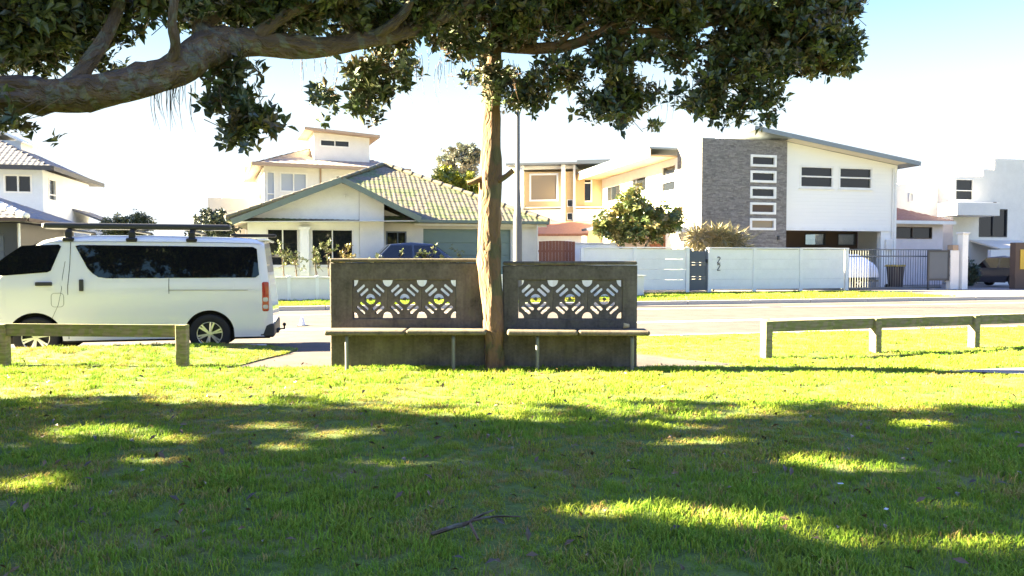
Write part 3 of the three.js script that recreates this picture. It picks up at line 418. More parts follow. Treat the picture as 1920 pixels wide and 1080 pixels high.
{ // beige house with lookout tower behind
  const h = thing('house', 'beige two-storey house with tan hipped roof and small rooftop tower', 'house', RF(-3.35, 45, 0), TH + .14);
  const a = [.85, 5.4, 2.4, 6.55], b = [.12, 4.7, .6, 6.55], c = [4.0, 6.0, 4.5, 6.5];
  wall(h, 'front_wall', M.offwhite, [[0, 0], [7.6, 0], [7.6, 6.85], [0, 6.85]], [a, b, c]); win(h, a, { cols: [1, 1], f: .09, glass: M.skyCurtain }); win(h, b, { rows: [1, 2.4], f: .07, glass: M.skyCurtain }); win(h, c, { f: .08, glass: M.glass });
  part('side_wall', span(0, .2, 0, 6.85, -8, -.19), M.cream, h); part('side_wall', span(7.4, 7.6, 0, 6.85, -8, -.19), M.cream, h); part('back_wall', span(0, 7.6, 0, 6.85, -8.2, -8.01), M.beige, h);
  part('wall_corner_strip', span(3.1, 3.2, 0, 6.84, .0, .05), M.palebrown, h);
  const E = 6.87, p = [V(-.7, E, .75), V(8.4, E, .75), V(8.4, E, -8.8), V(-.7, E, -8.8)], r1 = V(3.2, 8.5, -3.2), r2 = V(5.2, 8.5, -4.8);
  const roof = part('roof', join([slab([p[0], p[1], r2, r1], .1), slab([p[1], p[2], r2], .1), slab([p[2], p[3], r1, r2], .1), slab([p[3], p[0], r1], .1)]), M.browntile, h);
  tiles(roof, M.browntile, [p[0], p[1], r2, r1], p[0], V(1, 0, 0), .32, .4); tiles(roof, M.browntile, [p[3], p[0], r1], p[0], V(0, 0, -1), .32, .4);
  part('fascia', join([bar(p[0], p[1], .1, .2), bar(p[0].clone().add(V(0, 0, -.06)), p[3], .1, .198)]), M.palebrown, h);
  const t = [2.95, 7.32, 6.3, 9.15]; // tower
  const tw = [3.3, 8.33, 5.1, 8.78]; wall(h, 'tower_wall', M.offwhite, [[t[0], 7.0], [t[2], 7.0], [t[2], t[3]], [t[0], t[3]]], [tw], face(0, 0, -1.3, 0)); win(h, tw, { cols: [1, 1], f: .07, mtx: face(0, 0, -1.3, 0), glass: M.glass });
  part('tower_side', span(t[0], t[0] + .18, 7.0, t[3], -4.2, -1.49), M.cream, h); part('tower_side', span(t[2] - .18, t[2], 7.0, t[3], -4.2, -1.49), M.cream, h); part('tower_back', span(t[0], t[2], 7.0, t[3], -4.4, -4.21), M.beige, h);
  part('tower_roof', slab([V(t[0] - .6, 9.36, -.75), V(t[2] + .55, 9.14, -.75), V(t[2] + .55, 9.14, -4.9), V(t[0] - .6, 9.36, -4.9)], .16), M.palebrown, h);
  part('parapet', span(-.72, 3.2, 6.95, 7.75, -8.6, -8.45), M.beige, h);
  // balcony wing at its left
  const g = [V(-2.5, 0, 0)]; part('wing_wall', span(-2.6, -.003, 0, 4.0, -5, -2.6), M.cream, h); part('balcony_floor', rbox(3.0, .25, 1.9, .05, -1.55, 4.2, -2.2), M.cream, h); part('balcony_wall', join([span(-3.0, -.1, 4.33, 5.05, -1.4, -1.28), span(-3.0, -2.88, 4.33, 5.05, -3.0, -1.41)]), M.cream, h); part('upper_wing_wall', span(-2.2, -.003, 4.33, 5.9, -5, -3.1), M.cream, h);
  win(h, [-2.0, 2.3, -1.2, 3.8], { mtx: face(0, 0, -2.59, 0), glass: M.glass, f: .06 }); win(h, [-.95, 2.3, -.2, 3.8], { mtx: face(0, 0, -2.59, 0), glass: M.glass, f: .06 });
}
{ // pale blue house on the left
  const h = thing('house', 'pale blue two-storey house with light grey hipped roof', 'house', RF(-25.5, 40, 0), TH), W = 12.5;
  const a = [11.05 - .2, 4.62, 12.25 - .2, 5.5], c = [3.5, 4.62, 5.2, 5.5]; wall(h, 'front_wall', M.paleblue, [[0, 0], [W, 0], [W, 5.75], [0, 5.75]], [a, c]); win(h, a, { cols: [1, 1], f: .08 }); win(h, c, { cols: [1, 1], f: .08 });
  const sm = face(W, 0, 0, Math.PI / 2), sw = [.75, 4.35, 1.75, 5.45]; wall(h, 'side_wall', M.paleblue, [[.19, 0], [7, 0], [7, 5.75], [.19, 5.75]], [sw], sm); win(h, sw, { mtx: sm, rows: [1, 3], f: .08 });
  part('side_wall', span(0, .2, 0, 5.75, -7, -.19), M.paleblue, h); part('back_wall', span(.01, W - .01, 0, 5.74, -7.2, -7.01), M.paleblue, h);
  const E = 5.78, p = [V(-.6, E, .6), V(W + .6, E, .6), V(W + .6, E, -7.8), V(-.6, E, -7.8)], r1 = V(3.4, 8.3, -3.6), r2 = V(8.0, 8.3, -3.6), roof = part('roof', join([slab([p[0], p[1], r2, r1], .1), slab([p[1], p[2], r2], .1), slab([p[2], p[3], r1, r2], .1), slab([p[3], p[0], r1], .1)]), M.greytile, h);
  tiles(roof, M.greytile, [p[0], p[1], r2, r1], p[0], V(1, 0, 0), .24, .3); tiles(roof, M.greytile, [p[1], p[2], r2], p[1], V(0, 0, -1), .24, .3);
  part('fascia', join([bar(p[0], p[1], .09, .22), bar(p[1].clone().add(V(0, 0, -.06)), p[2], .09, .218)]), M.darkgrey, h);
  part('rear_wing', span(W + .005, W + 1.6, 0, 3.3, -7, -4.5), M.white, h); part('rear_wing_roof', slab([V(W + .01, 4.2, -4.2), V(W + 2.2, 3.3, -4.2), V(W + 2.2, 3.3, -7.4), V(W + .01, 4.2, -7.4)], .1), M.greytile, h);
  part('dormer', join([span(9.0, 10.6, 6.5, 7.5, -4.6, -2.9)]), M.white, h); part('dormer_roof', join([slab([V(8.8, 7.45, -2.7), V(9.8, 7.95, -2.7), V(9.8, 7.95, -4.8), V(8.8, 7.45, -4.8)], .1), slab([V(9.8, 7.95, -2.7), V(10.8, 7.45, -2.7), V(10.8, 7.45, -4.8), V(9.8, 7.95, -4.8)], .1)]), M.white, h);
}
{ // its garage nearer the road
  const h = thing('garage', 'garage with grey ribbed tile roof and dark door behind the van', 'garage', RF(-20, 30, 0), TH), W = 9.4;
  wall(h, 'front_wall', M.darkgrey, [[0, 0], [W, 0], [W, 2.75], [0, 2.75]], [[4.5, .01, 9.0, 2.35]]); const d = part('garage_door', span(4.5, 9.0, .01, 2.35, -.15, -.1), M.slate, h); for (let i = 0; i < 4; i++) part('door_panel', rbox(4.4, .52, .03, .01, 6.75, .33 + i * .57, -.09), M.slate, d);
  part('side_wall', span(W - .18, W, 0, 2.75, -6, -.19), M.darkgrey, h); part('side_wall', span(0, .18, 0, 2.75, -6, -.19), M.darkgrey, h); part('back_wall', span(.01, W - .01, 0, 2.74, -6.2, -6.01), M.darkgrey, h);
  const E = 2.86, p = [V(-.5, E, .55), V(W + .5, E, .55), V(W + .5, E, -6.7), V(-.5, E, -6.7)], r1 = V(3.2, 4.75, -3.1), r2 = V(5.2, 4.75, -3.1), roof = part('roof', join([slab([p[0], p[1], r2, r1], .1), slab([p[1], p[2], r2], .1), slab([p[2], p[3], r1, r2], .1), slab([p[3], p[0], r1], .1)]), M.greytile, h);
  tiles(roof, M.greytile, [p[0], p[1], r2, r1], p[0], V(1, 0, 0), .24, .3); tiles(roof, M.greytile, [p[1], p[2], r2], p[1], V(0, 0, -1), .3, .36);
  for (let i = 0; i < 13; i++) { const a = p[1].clone().lerp(r2, i / 13), b = p[1].clone().lerp(r2, (i + 1.08) / 13); part('ridge_tile', tube([a.add(V(0, .11, 0)), b.add(V(0, .095, 0))], [.13, .11], 8), M.offwhite, roof); }
  part('gutter', join([bar(p[0], p[1], .11, .12), bar(p[1].clone().add(V(0, 0, -.06)), p[2], .11, .118)]), M.brownwall, h); part('downpipe', cyl(.04, .04, 2.75, 8, W + .1, 0, .1), M.white, h);
}
{ // stone-fronted white house
  const h = thing('house', 'large white house with grey stone tower, sloping roof and open carport', 'house', RF(18.13, 34, 0), TH), W = 11.62;
  const slots = [0, 1, 2, 3, 4].map((i) => [2.68, 2.98 + i * .80, 4.16, 3.58 + i * .80]); wall(h, 'stone_wall', M.ledge, [[0, 0], [4.78, 0], [4.78, 7.55], [0, 7.5]], slots, face(0, 0, .25, 0), .3);
  slots.forEach((s, i) => win(h, s, { mtx: face(0, 0, .25, 0), f: .12, glass: [M.tanReflectGlass, M.brownwall, M.glass, M.glass, M.glass][i], proud: .04 }));
  part('stone_return', span(0, .3, 0, 7.5, -2.4, -.06), M.ledge, h); part('stone_return', span(4.48, 4.78, 0, 7.55, -1.5, -.06), M.ledge, h); part('tower_top', span(.02, 4.76, 7.4, 7.5, -2.4, -.05), M.offwhite, h);
  const rf = (x) => 8.12 - .149 * (x - 3.0), wA = [5.70, 5.2, 7.72, 6.36], wB = [8.03, 5.2, 10.1, 6.36];
  wall(h, 'upper_wall', M.boards, [[4.785, 3.1], [W, 3.1], [W, rf(W) - .3], [4.785, rf(4.785) - .3]], [wA, wB], face(0, 0, 0, 0)); for (const w of [wA, wB]) win(h, w, { rows: [1.1, 1], f: .09, glass: M.glass, sill: true });
  part('corner_board', join([span(4.79, 4.95, 3.1, rf(4.9) - .32, .002, .03), span(W - .12, W + .02, 0, rf(W) - .32, .002, .03)]), M.white, h); part('lintel', span(4.79, W, 3.0, 3.16, -.1, .045), M.white, h);
  part('column_wall', span(10.7, W, 0, 3.09, -.3, 0), M.boards, h); part('carport_side', join([span(W - .18, W, 0, 3.09, -2.69, -.31), span(W - .18, W, 3.095, rf(W) - .36, -9, -.19)]), M.boards, h); part('carport_floor', span(4.8, W - .2, -.1, .36, -2.69, -.31), M.kerb, h); part('carport_ceiling', span(4.8, W - .2, 3.1, 3.2, -9, -.19), M.palebrown, h);
  const c1 = [7.96, 2.3, 9.3, 2.98], c2 = [10.1, 2.3, 11.3, 2.98]; wall(h, 'carport_back_wall', M.brownwall, [[4.79, 0], [W - .19, 0], [W - .19, 3.09], [4.79, 3.09]], [c1, c2], face(0, 0, -2.7, 0), .12); for (const w of [c1, c2]) win(h, w, { mtx: face(0, 0, -2.7, 0), frame: M.darkgrey, f: .05, glass: M.clear }); part('carport_inner_wall', span(4.3, 4.48, 0, 3.09, -2.69, -1.51), M.brownwall, h);
  part('roof', slab([V(2.6, rf(2.6) - .05, .7), V(12.5, rf(12.5) - .05, .7), V(12.5, rf(12.5) - .05, -9.4), V(2.6, rf(2.6) - .05, -9.4)], .2), M.roofmetal, h); part('fascia', bar(V(2.6, rf(2.6) - .14, .715), V(12.5, rf(12.5) - .14, .715), .03, .22), M.roofmetal, h); part('soffit', slab([V(4.8, rf(4.8) - .255, .68), V(W, rf(W) - .255, .68), V(W, rf(W) - .255, .02), V(4.8, rf(4.8) - .255, .02)], .02), M.cream, h);
  part('clerestory_wall', span(2.7, 4.75, 7.5, rf(4.75) - .26, -2, -.8), M.cream, h);
  part('downpipe', join([cyl(.04, .04, 6.3, 8, W - .25, .05, .06), rbox(.12, .16, .12, .02, W - .25, 6.25, .07)]), M.white, h); part('meter_box', rbox(.42, .55, .12, .015, 11.15, 1.5 + .8, .07), M.offwhite, h); part('wall_light', rbox(.1, .22, .1, .02, 4.3, 2.6, .31), M.darkgrey, h);
  // long left flank, in full sun
  const sm = face(0, 0, 0, -Math.PI / 2), fw = [[-4.3, 6.05, -2.6, 6.6], [-4.3, 5.2, -2.6, 5.75], [-8.4, 5.5, -6.3, 6.4], [-12.6, 5.3, -10.2, 6.3], [-8.2, 2.9 + 1.6, -6.5, 5.1]].map(([a, b, c, d]) => [a, b, c, d]);
  wall(h, 'flank_wall', M.white, [[-15, 0], [-2.41, 0], [-2.41, 6.9], [-15, 6.9]], fw, sm); fw.forEach((w) => win(h, w, { mtx: sm, f: .05, frame: M.offwhite }));
  part('flank_soffit', span(-1.5, .15, 6.9, 7.0, -15.2, -2.42), M.tan, h); part('flank_fascia', span(-1.56, -1.505, 6.86, 7.3, -15.2, -2.42), M.tan, h); part('flank_roof', span(-1.6, 4.2, 7.31, 7.4, -15.3, -2.43), M.roofmetal, h); part('back_wall', span(.0, 4.7, 0, 6.85, -15.2, -15.01), M.white, h);
  part('entry_canopy', span(-1.9, -.003, 2.85, 3.12, -2.3, .1), M.white, h); part('entry_column', span(-.75, -.45, 0, 2.84, -.5, -.2), M.offwhite, h); part('entry_door', span(-1.7, -.8, 0, 2.84, -2.2, -2.1), M.redwood, h); part('entry_wall', join([span(-3.6, -1.71, 0, 2.84, -2.3, -2.1)]), M.palebrown, h);
  part('lean_to_roof', slab([V(-3.4, 3.3, -4), V(-.003, 4.2, -4), V(-.003, 4.2, -8), V(-3.4, 3.3, -8)], .12), M.slate, h);
}
{ // ochre house between
  const h = thing('house', 'ochre and white house with large upper window behind the lamp post', 'house', RF(12.6, 50, 0), TH - .42);
  const a = [1.1, 5.5, 3.1, 7.4], b = [4.3, 5.4, 5.4, 7.2], c = [3.7, 5.1, 4.1, 5.6], d = [3.7, 4.2, 4.1, 4.7], e = [1.7, 4.3, 2.0, 4.8], f = [2.25, 4.3, 2.5, 4.8];
  wall(h, 'front_wall', M.ochre, [[0, 0], [6.3, 0], [6.3, 7.5], [0, 7.5]], [a, b, c, d, e, f]); win(h, a, { glass: M.tanReflectGlass, f: .12 }); win(h, b, { rows: [3, 1], f: .1 }); for (const w of [c, d, e, f]) win(h, w, { f: .04 });
  part('white_frame', join([span(.5, .75, 0, 7.9, .01, .5), span(3.35, 3.6, 0, 7.9, .01, .5), span(4.15, 4.28, 0, 7.9, .01, .35), span(-.3, 4.3, 7.68, 7.9, -4, .0)]), M.white, h);
  part('side_wall', span(0, .2, 0, 7.5, -6, -.19), M.ochre, h); part('side_wall', span(6.1, 6.3, 0, 7.5, -6, -.19), M.ochre, h); part('back_wall', span(.21, 6.09, 0, 7.4, -6, -5.8), M.ochre, h); part('roof', span(-.4, 6.9, 7.91, 8.05, -6.4, .7), M.slate, h); part('upper_roof', span(4.4, 6.6, 8.06, 8.2, -3, .4), M.slate, h); part('balcony', join([span(-.9, -.003, 4.6, 5.3, -1.6, .9)]), M.offwhite, h); part('balcony_front', join([span(.76, 3.34, 5.0, 5.08, .02, .48), span(.76, 3.34, 4.0, 4.9, .4, .46), span(4.3, 6.3, 4.1, 4.9, .4, .46), span(4.3, 6.3, 5.0, 5.08, .02, .48)]), M.cream, h); part('side_panel', span(4.3, 4.9, 3.4, 7.6, .01, .03), M.tan, h);
  part('garden_wing', join([span(1.0, 5.2, 0, 3.0, 2.0, 6.0)]), M.white, h); part('wing_roof', slab([V(.6, 3.05, 6.4), V(5.6, 3.05, 6.4), V(5.6, 4.0, 1.8), V(.6, 4.0, 1.8)], .14), M.terracotta, h);
  for (const [x, y] of [[2.6, 2.2], [3.3, 2.2], [2.6, 1.45], [3.3, 1.45]]) win(h, [x, y, x + .5, y + .5], { mtx: face(0, 0, 6.07, 0), f: .04, proud: .01 });
}
{ // low house right of the carport
  const h = thing('house', 'low pinkish house with terracotta roof and dark clerestory band', 'house', RF(31.0, 37.5, 0), TH);
  const w = [.3, 2.75, 4.4, 3.45]; wall(h, 'front_wall', M.pinkish, [[0, 0], [5.2, 0], [5.2, 3.75], [0, 3.75]], [w]); win(h, w, { cols: [1, 1, 1], frame: M.brownwall, f: .05 }); part('side_wall', span(0, .2, 0, 3.75, -5, -.19), M.pinkish, h); part('side_wall', span(5, 5.2, 0, 3.75, -5, -.19), M.pinkish, h); part('back_wall', span(.21, 4.99, 0, 3.7, -5, -4.8), M.pinkish, h);
  const p = [V(-.4, 3.78, .5), V(5.6, 3.78, .5), V(5.6, 3.78, -5.5), V(-.4, 3.78, -5.5)], r = V(1.2, 4.75, -2.5), q = V(4, 4.75, -2.5), roof = part('roof', join([slab([p[0], p[1], q, r], .08), slab([p[1], p[2], q], .08), slab([p[2], p[3], r, q], .08), slab([p[3], p[0], r], .08)]), M.terracotta, h); tiles(roof, M.terracotta, [p[0], p[1], q, r], p[0], V(1, 0, 0), .32, .4);
  part('fascia', bar(p[0].clone().add(V(0, -.08, .03)), p[1].clone().add(V(0, -.08, .03)), .04, .2), M.white, h);
}
{ // stepped white house at the right
  const h = thing('house', 'white rendered house with stepped parapet and balcony at the right', 'house', RF(36.4, 39, 0), TH);
  const a = [4.0, 2.95, 6.2, 4.75], b = [2.1, 5.25, 3.5, 6.6]; wall(h, 'front_wall', M.offwhite, [[2.0, 0], [9.5, 0], [9.5, 7.95], [5.1, 7.95], [5.1, 7.25], [4.2, 7.25], [4.2, 6.8], [2.0, 6.8]], [a, b]); win(h, a, { cols: [1, 1], rows: [1], frame: M.darkgrey, f: .06, glass: [M.glass, M.glass] }); win(h, b, { rows: [1, 1.2], f: .06, glass: M.glass });
  part('side_wall', span(2.0, 2.2, 0, 6.78, -8, -.19), M.offwhite, h); part('side_wall', span(9.3, 9.5, 0, 7.9, -8, -.19), M.offwhite, h); part('back_wall', span(2.21, 9.29, 0, 6.7, -8, -7.8), M.offwhite, h); part('flat_roof', span(2.21, 9.29, 6.5, 6.6, -7.79, -.19), M.slate, h);
  part('balcony', join([rbox(3.2, .8, 1.5, .03, 2.4, 4.6, .755)]), M.offwhite, h); part('porch_block', span(-2.2, 1.99, 0, 6.3, -7, -1.2), M.offwhite, h); for (const x of [-1.6, -.3]) win(h, [x, 5.2, x + .3, 5.75], { mtx: face(0, 0, -1.13, 0), f: .03, proud: .01 });
  part('wall_lamp', join([cyl(.07, .1, .2, 10, 5.1, 4.98, .1)]), M.darkgrey, h); part('awning', slab([V(3.3, 2.2, 2.2), V(7.2, 2.2, 2.2), V(7.2, 2.75, .02), V(3.3, 2.75, .02)], .1), M.cream, h); part('lower_wall', span(2.2, 8, 0, 2.1, 2.4, 2.6), M.offwhite, h);
}

// ------------------------------------------------------------------ fences, gates and yard things across the road
{
  const f = thing('fence', 'white panel fence with posts in front of the stone-fronted house', 'fence', RF(13.2, 30.4, 0), TH);
  const bays = [[-2.4, -.14], [-.02, 2.36]].concat([[3.62, 5.72], [5.86, 8.14], [8.28, 10.55]]);
  for (const [a, b] of bays) for (let i = 0; i < 4; i++) part('panel', rbox(b - a, .452, .06, .008, (a + b) / 2, .13 + .228 + i * .456, 0), M.white, f);
  for (const x of [-2.5, -.08, 2.45, 3.53, 5.79, 8.21, 10.68]) part('post', rbox(.16, 1.98, .16, .012, x, .985, 0), M.white, f);
  for (const [a, b] of [[-2.5, 2.53], [3.45, 10.76]]) part('capping', rbox(b - a, .05, .2, .012, (a + b) / 2, 2.0, 0), M.white, f);
  const num = new THREE.Group(); // two numerals one above the other
  const arc = (cx, cy, r, a0, a1) => { const o = []; for (let i = 0; i <= 8; i++) { const a = lerp(a0, a1, i / 8); o.push(V(cx + r * Math.cos(a), cy + r * Math.sin(a), 0)); } return o; }, two = (cy) => join([tube([...arc(0, cy + .09, .075, 2.8, -.6), V(-.075, cy - .155, 0)], [.02, .02, .02], 6), tube([V(-.085, cy - .165, 0), V(.09, cy - .165, 0)], [.02, .02], 6)]);
  for (const cy of [1.46, 1.08]) { const m = part('numeral', two(cy), M.darkgrey, f); m.position.set(3.98, .22, .05); m.scale.set(.85, .85, 1); }
  const g = thing('pedestrian_gate', 'narrow dark blue-grey gate in the white panel fence', 'gate', RF(13.2, 30.4, 0), TH); part('frame', join([span(2.56, 2.66, .08, 1.96, -.03, .03), span(3.34, 3.44, .08, 1.96, -.03, .03)]), M.bluegrey, g); for (let i = 0; i < 3; i++) part('panel', span(2.665, 3.335, .1 + i * .63, .60 + i * .63, -.02, .02), M.bluegrey, g); for (let i = 1; i < 3; i++) part('slat', span(2.665, 3.335, i * .63 - .018, .088 + i * .63, -.015, .028), M.slate, g); part('handle', rbox(.05, .16, .09, .015, 3.39, 1.42, .06), M.black, g);
}
{
  const s = thing('side_fence', 'bright white rendered side wall left of the leafy tree', 'wall', RF(10.75, 32.2, 0), TH); part('wall', join([uvBox(chipped(rbox(2.6, 2.2, .2, .03, 1.3, 1.1, -.6), .01, 2)), rbox(.24, 2.35, .3, .03, .1, 1.17, -.55)]), M.white, s); part('capping', rbox(2.7, .06, .28, .015, 1.3, 2.235, -.6), M.offwhite, s);
  const g = thing('timber_gate', 'reddish timber board gate beside the green-roofed bungalow', 'gate', RF(9.05, 31.4, 0), TH); for (let i = 0; i < 11; i++) part('board', rbox(.142, 2.25 + .06 * Math.sin(i / 10 * 3.14), .03, .006, .08 + i * .152, 1.15, 0), M.redwood, g); part('rail', join([span(0, 1.68, .4, .5, -.06, -.016), span(0, 1.68, 1.8, 1.9, -.06, -.016)]), M.redwood, g);
}
{
  const g = thing('palisade_gate', 'grey sliding gate of thin vertical bars across the wide driveway', 'gate', RF(24.3, 31.2, 0), TH); for (let i = 0; i < 40; i++) part('bar', span(i * .145, i * .145 + .016, .12, 1.95, -.012, .012), M.galv, g); part('rail', join([span(-.05, 5.75, .06, .13, -.03, .03), span(-.05, 5.75, 1.62, 1.68, -.025, .025), span(-.05, 5.75, 1.955, 2.0, -.025, .025)]), M.slate, g); part('roller', join([cyl(.05, .05, .08, 10, .4, 0, 0), cyl(.05, .05, .08, 10, 5, 0, 0)]), M.darkgrey, g);
  const d = thing('panel_gate', 'dark mesh panel gate leaf beside the white gate pillar', 'gate', RF(28.75, 30.7, .45), TH); part('frame', join([span(0, .1, 0, 1.5, -.03, .03), span(1.2, 1.3, 0, 1.5, -.03, .03), span(.1, 1.2, 1.4, 1.5, -.03, .03), span(.1, 1.2, 0, .1, -.03, .03)]), M.darkgrey, d); part('panel', span(.1, 1.2, .1, 1.4, -.012, .012), M.slate, d); part('leg', join([span(.02, .08, -.45, 0, -.03, .03)]), M.darkgrey, d); for (const y of [.25, 1.2]) part('hinge', rbox(.12, .1, .08, .01, 1.34, y, 0), M.black, d);
  const p = thing('gate_pillar', 'tall white gate pillar left of the dark car driveway', 'pillar', RF(30.85, 30.7, 0), TH); part('shaft', rbox(.34, 2.75, .34, .02, .0, 1.375, 0), M.white, p); part('cap', rbox(.44, .09, .44, .02, 0, 2.8, 0), M.offwhite, p);
  const q = thing('gate_pillar', 'white gate pillar with brown letterbox beside the panel gate', 'pillar', RF(30.3, 30.75, 0), TH); part('shaft', rbox(.5, 1.95, .3, .02, 0, .975, 0), M.offwhite, q); part('letterbox', rbox(.34, .26, .36, .02, 0, 2.085, 0), M.palebrown, q);
  const b = thing('wheelie_bin', 'dark wheelie bin with yellow lid behind the sliding gate', 'bin', RF(28.3, 32.3, .0), TH + .1); const bs = new THREE.CylinderGeometry(.42, .33, 1.05, 4, 1).rotateY(Math.PI / 4).translate(0, .6, 0); part('body', uvBox(plain(bs)), M.bin, b); part('lid', join([rbox(.68, .1, .72, .04, 0, 1.18, 0), rbox(.7, .05, .08, .02, 0, 1.15, -.36)]), M.yellowlid, b); for (const s of [-1, 1]) part('wheel', plain(new THREE.CylinderGeometry(.12, .12, .06, 16).rotateZ(Math.PI / 2).translate(s * .25, .12, -.3)), M.rubber, b);
  const t = thing('covered_trailer', 'boat trailer under a crumpled white tarpaulin behind the sliding gate', 'trailer', RF(25.6, 32.6, 0), TH); part('tarpaulin', sheet(26, 18, (a, c) => { const x = lerp(-1.1, 1.4, a), th = c * Math.PI, n = fbm(a * 7 + 3, c * 6 + 3, 256, 3, 2), hh = (.62 + .42 * Math.sin(a * Math.PI * .9 + .2)) * (1 + .22 * (n - .5)); return V(x, .72 + hh * Math.sin(th) - .12 * (1 - Math.sin(th)), Math.cos(th) * .85 * (.8 + .2 * Math.sin(a * Math.PI)) * (1 + .2 * (n - .5))); }), std(C(.72, .74, .80), .6, { side: THREE.DoubleSide }), t); part('chassis', join([bar(V(-1.4, .42, .5), V(1.5, .42, .5), .06, .1), bar(V(-1.4, .42, -.5), V(1.5, .42, -.5), .06, .1), bar(V(0, .4, -.8), V(0, .4, .8), .06, .06), bar(V(-1.3, .02, .5), V(-1.3, .42, .5), .05, .05)]), M.galv, t); for (const s of [-1, 1]) wheel(t, 0, .3, s * .86, .3, .17, 5, s);
  const s = thing('sign_pillar', 'dark pillar carrying a yellow sign at the right edge', 'pillar', RF(33.9, 30.6, 0), TH); part('pillar', rbox(.75, 2.35, .35, .03, .3, 1.175, 0), M.brownwall, s); part('sign', rbox(.42, 1.0, .03, .01, .40, 1.5, .195), M.yellow, s);
}
{ // street lamp
  const p = RF(6.5, 25.2, 0), l = thing('street_lamp', 'tall grey street lamp on the far verge behind the slim trunk', 'lamp post', p, TH - .35);
  part('pole', new THREE.LatheGeometry([[0, -.3], [.155, -.3], [.155, 2.9], [.13, 3.0], [.085, 3.9], [.075, 7.0], [0, 7.02]].map((q) => new THREE.Vector2(...q)), 18), M.polegrey, l); part('base_collar', cyl(.19, .18, .12, 18, 0, -.005, 0), M.polegrey, l); part('access_door', rbox(.1, .4, .03, .01, 0, 1.0, .15), M.darkgrey, l);
  part('arm', tube([V(0, 6.9, 0), V(.2, 7.0, 0), V(.5, 7.03, 0)], [.045, .04, .035], 8), M.polegrey, l); const hd = part('lamp_head', rbox(.85, .13, .30, .05, .55, 7.03, 0), M.galv, l); part('lens', rbox(.5, .05, .22, .02, .6, 6.955, 0), M.lens, hd);
}

{ // small marker cone out on the road
  const c = thing('marker_cone', 'small pale marker cone on the road between van and bench', 'cone', RF(-.55, 18.6, -.15), .2); part('cone', new THREE.LatheGeometry([[0, .26], [.012, .26], [.02, .25], [.075, .02], [.075, .012]].map((q) => new THREE.Vector2(...q)), 16), M.tarp, c); part('base', rbox(.24, .02, .24, .006, 0, .01, 0), M.slate, c);
}
// ------------------------------------------------------------------ trees and plants
function sprig(n, len, wid, seed, spread = 1) { // a rosette of folded leaves round a short shoot
  const r = rng(seed), pos = [];
  for (let i = 0; i < n; i++) {
    const a = i * 2.4 + r() * .7, el = lerp(-.35, 1.0, r()) * spread, L = len * (.7 + .5 * r()), W = wid * (.75 + .5 * r()), d = V(Math.cos(a) * Math.cos(el), Math.sin(el), Math.sin(a) * Math.cos(el)), s = d.clone().cross(V(0, 1, 0)).normalize(), u = s.clone().cross(d).normalize();
    const b = d.clone().multiplyScalar(len * .12).add(V(0, len * .5 * (r() - .5), 0)), m = b.clone().addScaledVector(d, L * .5), t = b.clone().addScaledVector(d, L).addScaledVector(u, -L * .12), l = m.clone().addScaledVector(s, W / 2).addScaledVector(u, W * .18), k = m.clone().addScaledVector(s, -W / 2).addScaledVector(u, W * .18);
    for (const [p, q, w] of [[b, m, l], [b, k, m], [m, t, l], [m, k, t]]) pos.push(p.x, p.y, p.z, q.x, q.y, q.z, w.x, w.y, w.z);
  }
  const g = new THREE.BufferGeometry(); g.setAttribute('position', new THREE.Float32BufferAttribute(pos, 3)); g.computeVertexNormals(); return g;
}
// points: [x, y, z, size]; leaves hang from these
function foliage(parent, geo, mat, points, seed, tones, name = 'foliage') {
  const im = new THREE.InstancedMesh(geo, mat, points.length), r = rng(seed), m = new THREE.Matrix4(), q = new THREE.Quaternion(), e = new THREE.Euler(), c = new THREE.Color();
  points.forEach(([x, y, z, s], i) => { e.set((r() - .5) * 2.2, r() * 6.28, (r() - .5) * 2.2); q.setFromEuler(e); im.setMatrixAt(i, m.compose(V(x, y, z), q, V(s, s, s))); const t = tones[Math.floor(r() * tones.length)], b = .75 + .5 * r(); im.setColorAt(i, c.setRGB(t[0] * b, t[1] * b, t[2] * b)); });
  im.name = name; im.castShadow = im.receiveShadow = true; im.userData.kind = 'stuff'; parent.add(im); return im;
}
const white3 = [[1, 1, 1]];
const leafTones = [[.050, .074, .026], [.066, .092, .030], [.042, .062, .030], [.085, .092, .036], [.10, .078, .04], [.066, .086, .054]];
const leafM = (tr) => phy(C(1, 1, 1), .38, { transmission: tr, thickness: 0, side: THREE.DoubleSide });
// clumps of shoots inside an ellipsoid; each clump is a cone of sprigs on a twig
function clumps(out, twigs, r, [cx, cy, cz], [rx, ry, rz], n, per, size, droop = 0, gate = 0, holes = 0) {
  for (let i = 0; i < n; i++) {
    const a = r() * 6.283, b = Math.acos(2 * r() - 1), d = Math.pow(r(), .45), x = cx + rx * d * Math.sin(b) * Math.cos(a), y = cy + ry * d * Math.cos(b), z = cz + rz * d * Math.sin(b) * Math.sin(a);
    if (gate && fbm(x * .8 + 40, (z + y * .5) * .8 + 40, 256, 2, 19) < gate) continue;
    if (holes && fbm(x * 5.2 + 60, y * 5.2 + z * .5 + 60, 256, 2, 23) < holes) continue;
    const dir = V((x - cx) / rx + (r() - .5) * 1.4, (y - cy) / ry * .5 + .35 - droop + (r() - .5), (z - cz) / rz + (r() - .5) * 1.4).normalize(), L = .16 + .16 * r();
    twigs.push([x - dir.x * L * 1.1, y - dir.y * L * 1.1 - .02, z - dir.z * L * 1.1, x + dir.x * L * .7, y + dir.y * L * .7, z + dir.z * L * .7]);
    for (let k = 0; k < per; k++) { const t = k / per; out.push([x + dir.x * L * t + (r() - .5) * .16, y + dir.y * L * t + (r() - .5) * .14, z + dir.z * L * t + (r() - .5) * .16, size * (.75 + .5 * r())]); }
  }
}
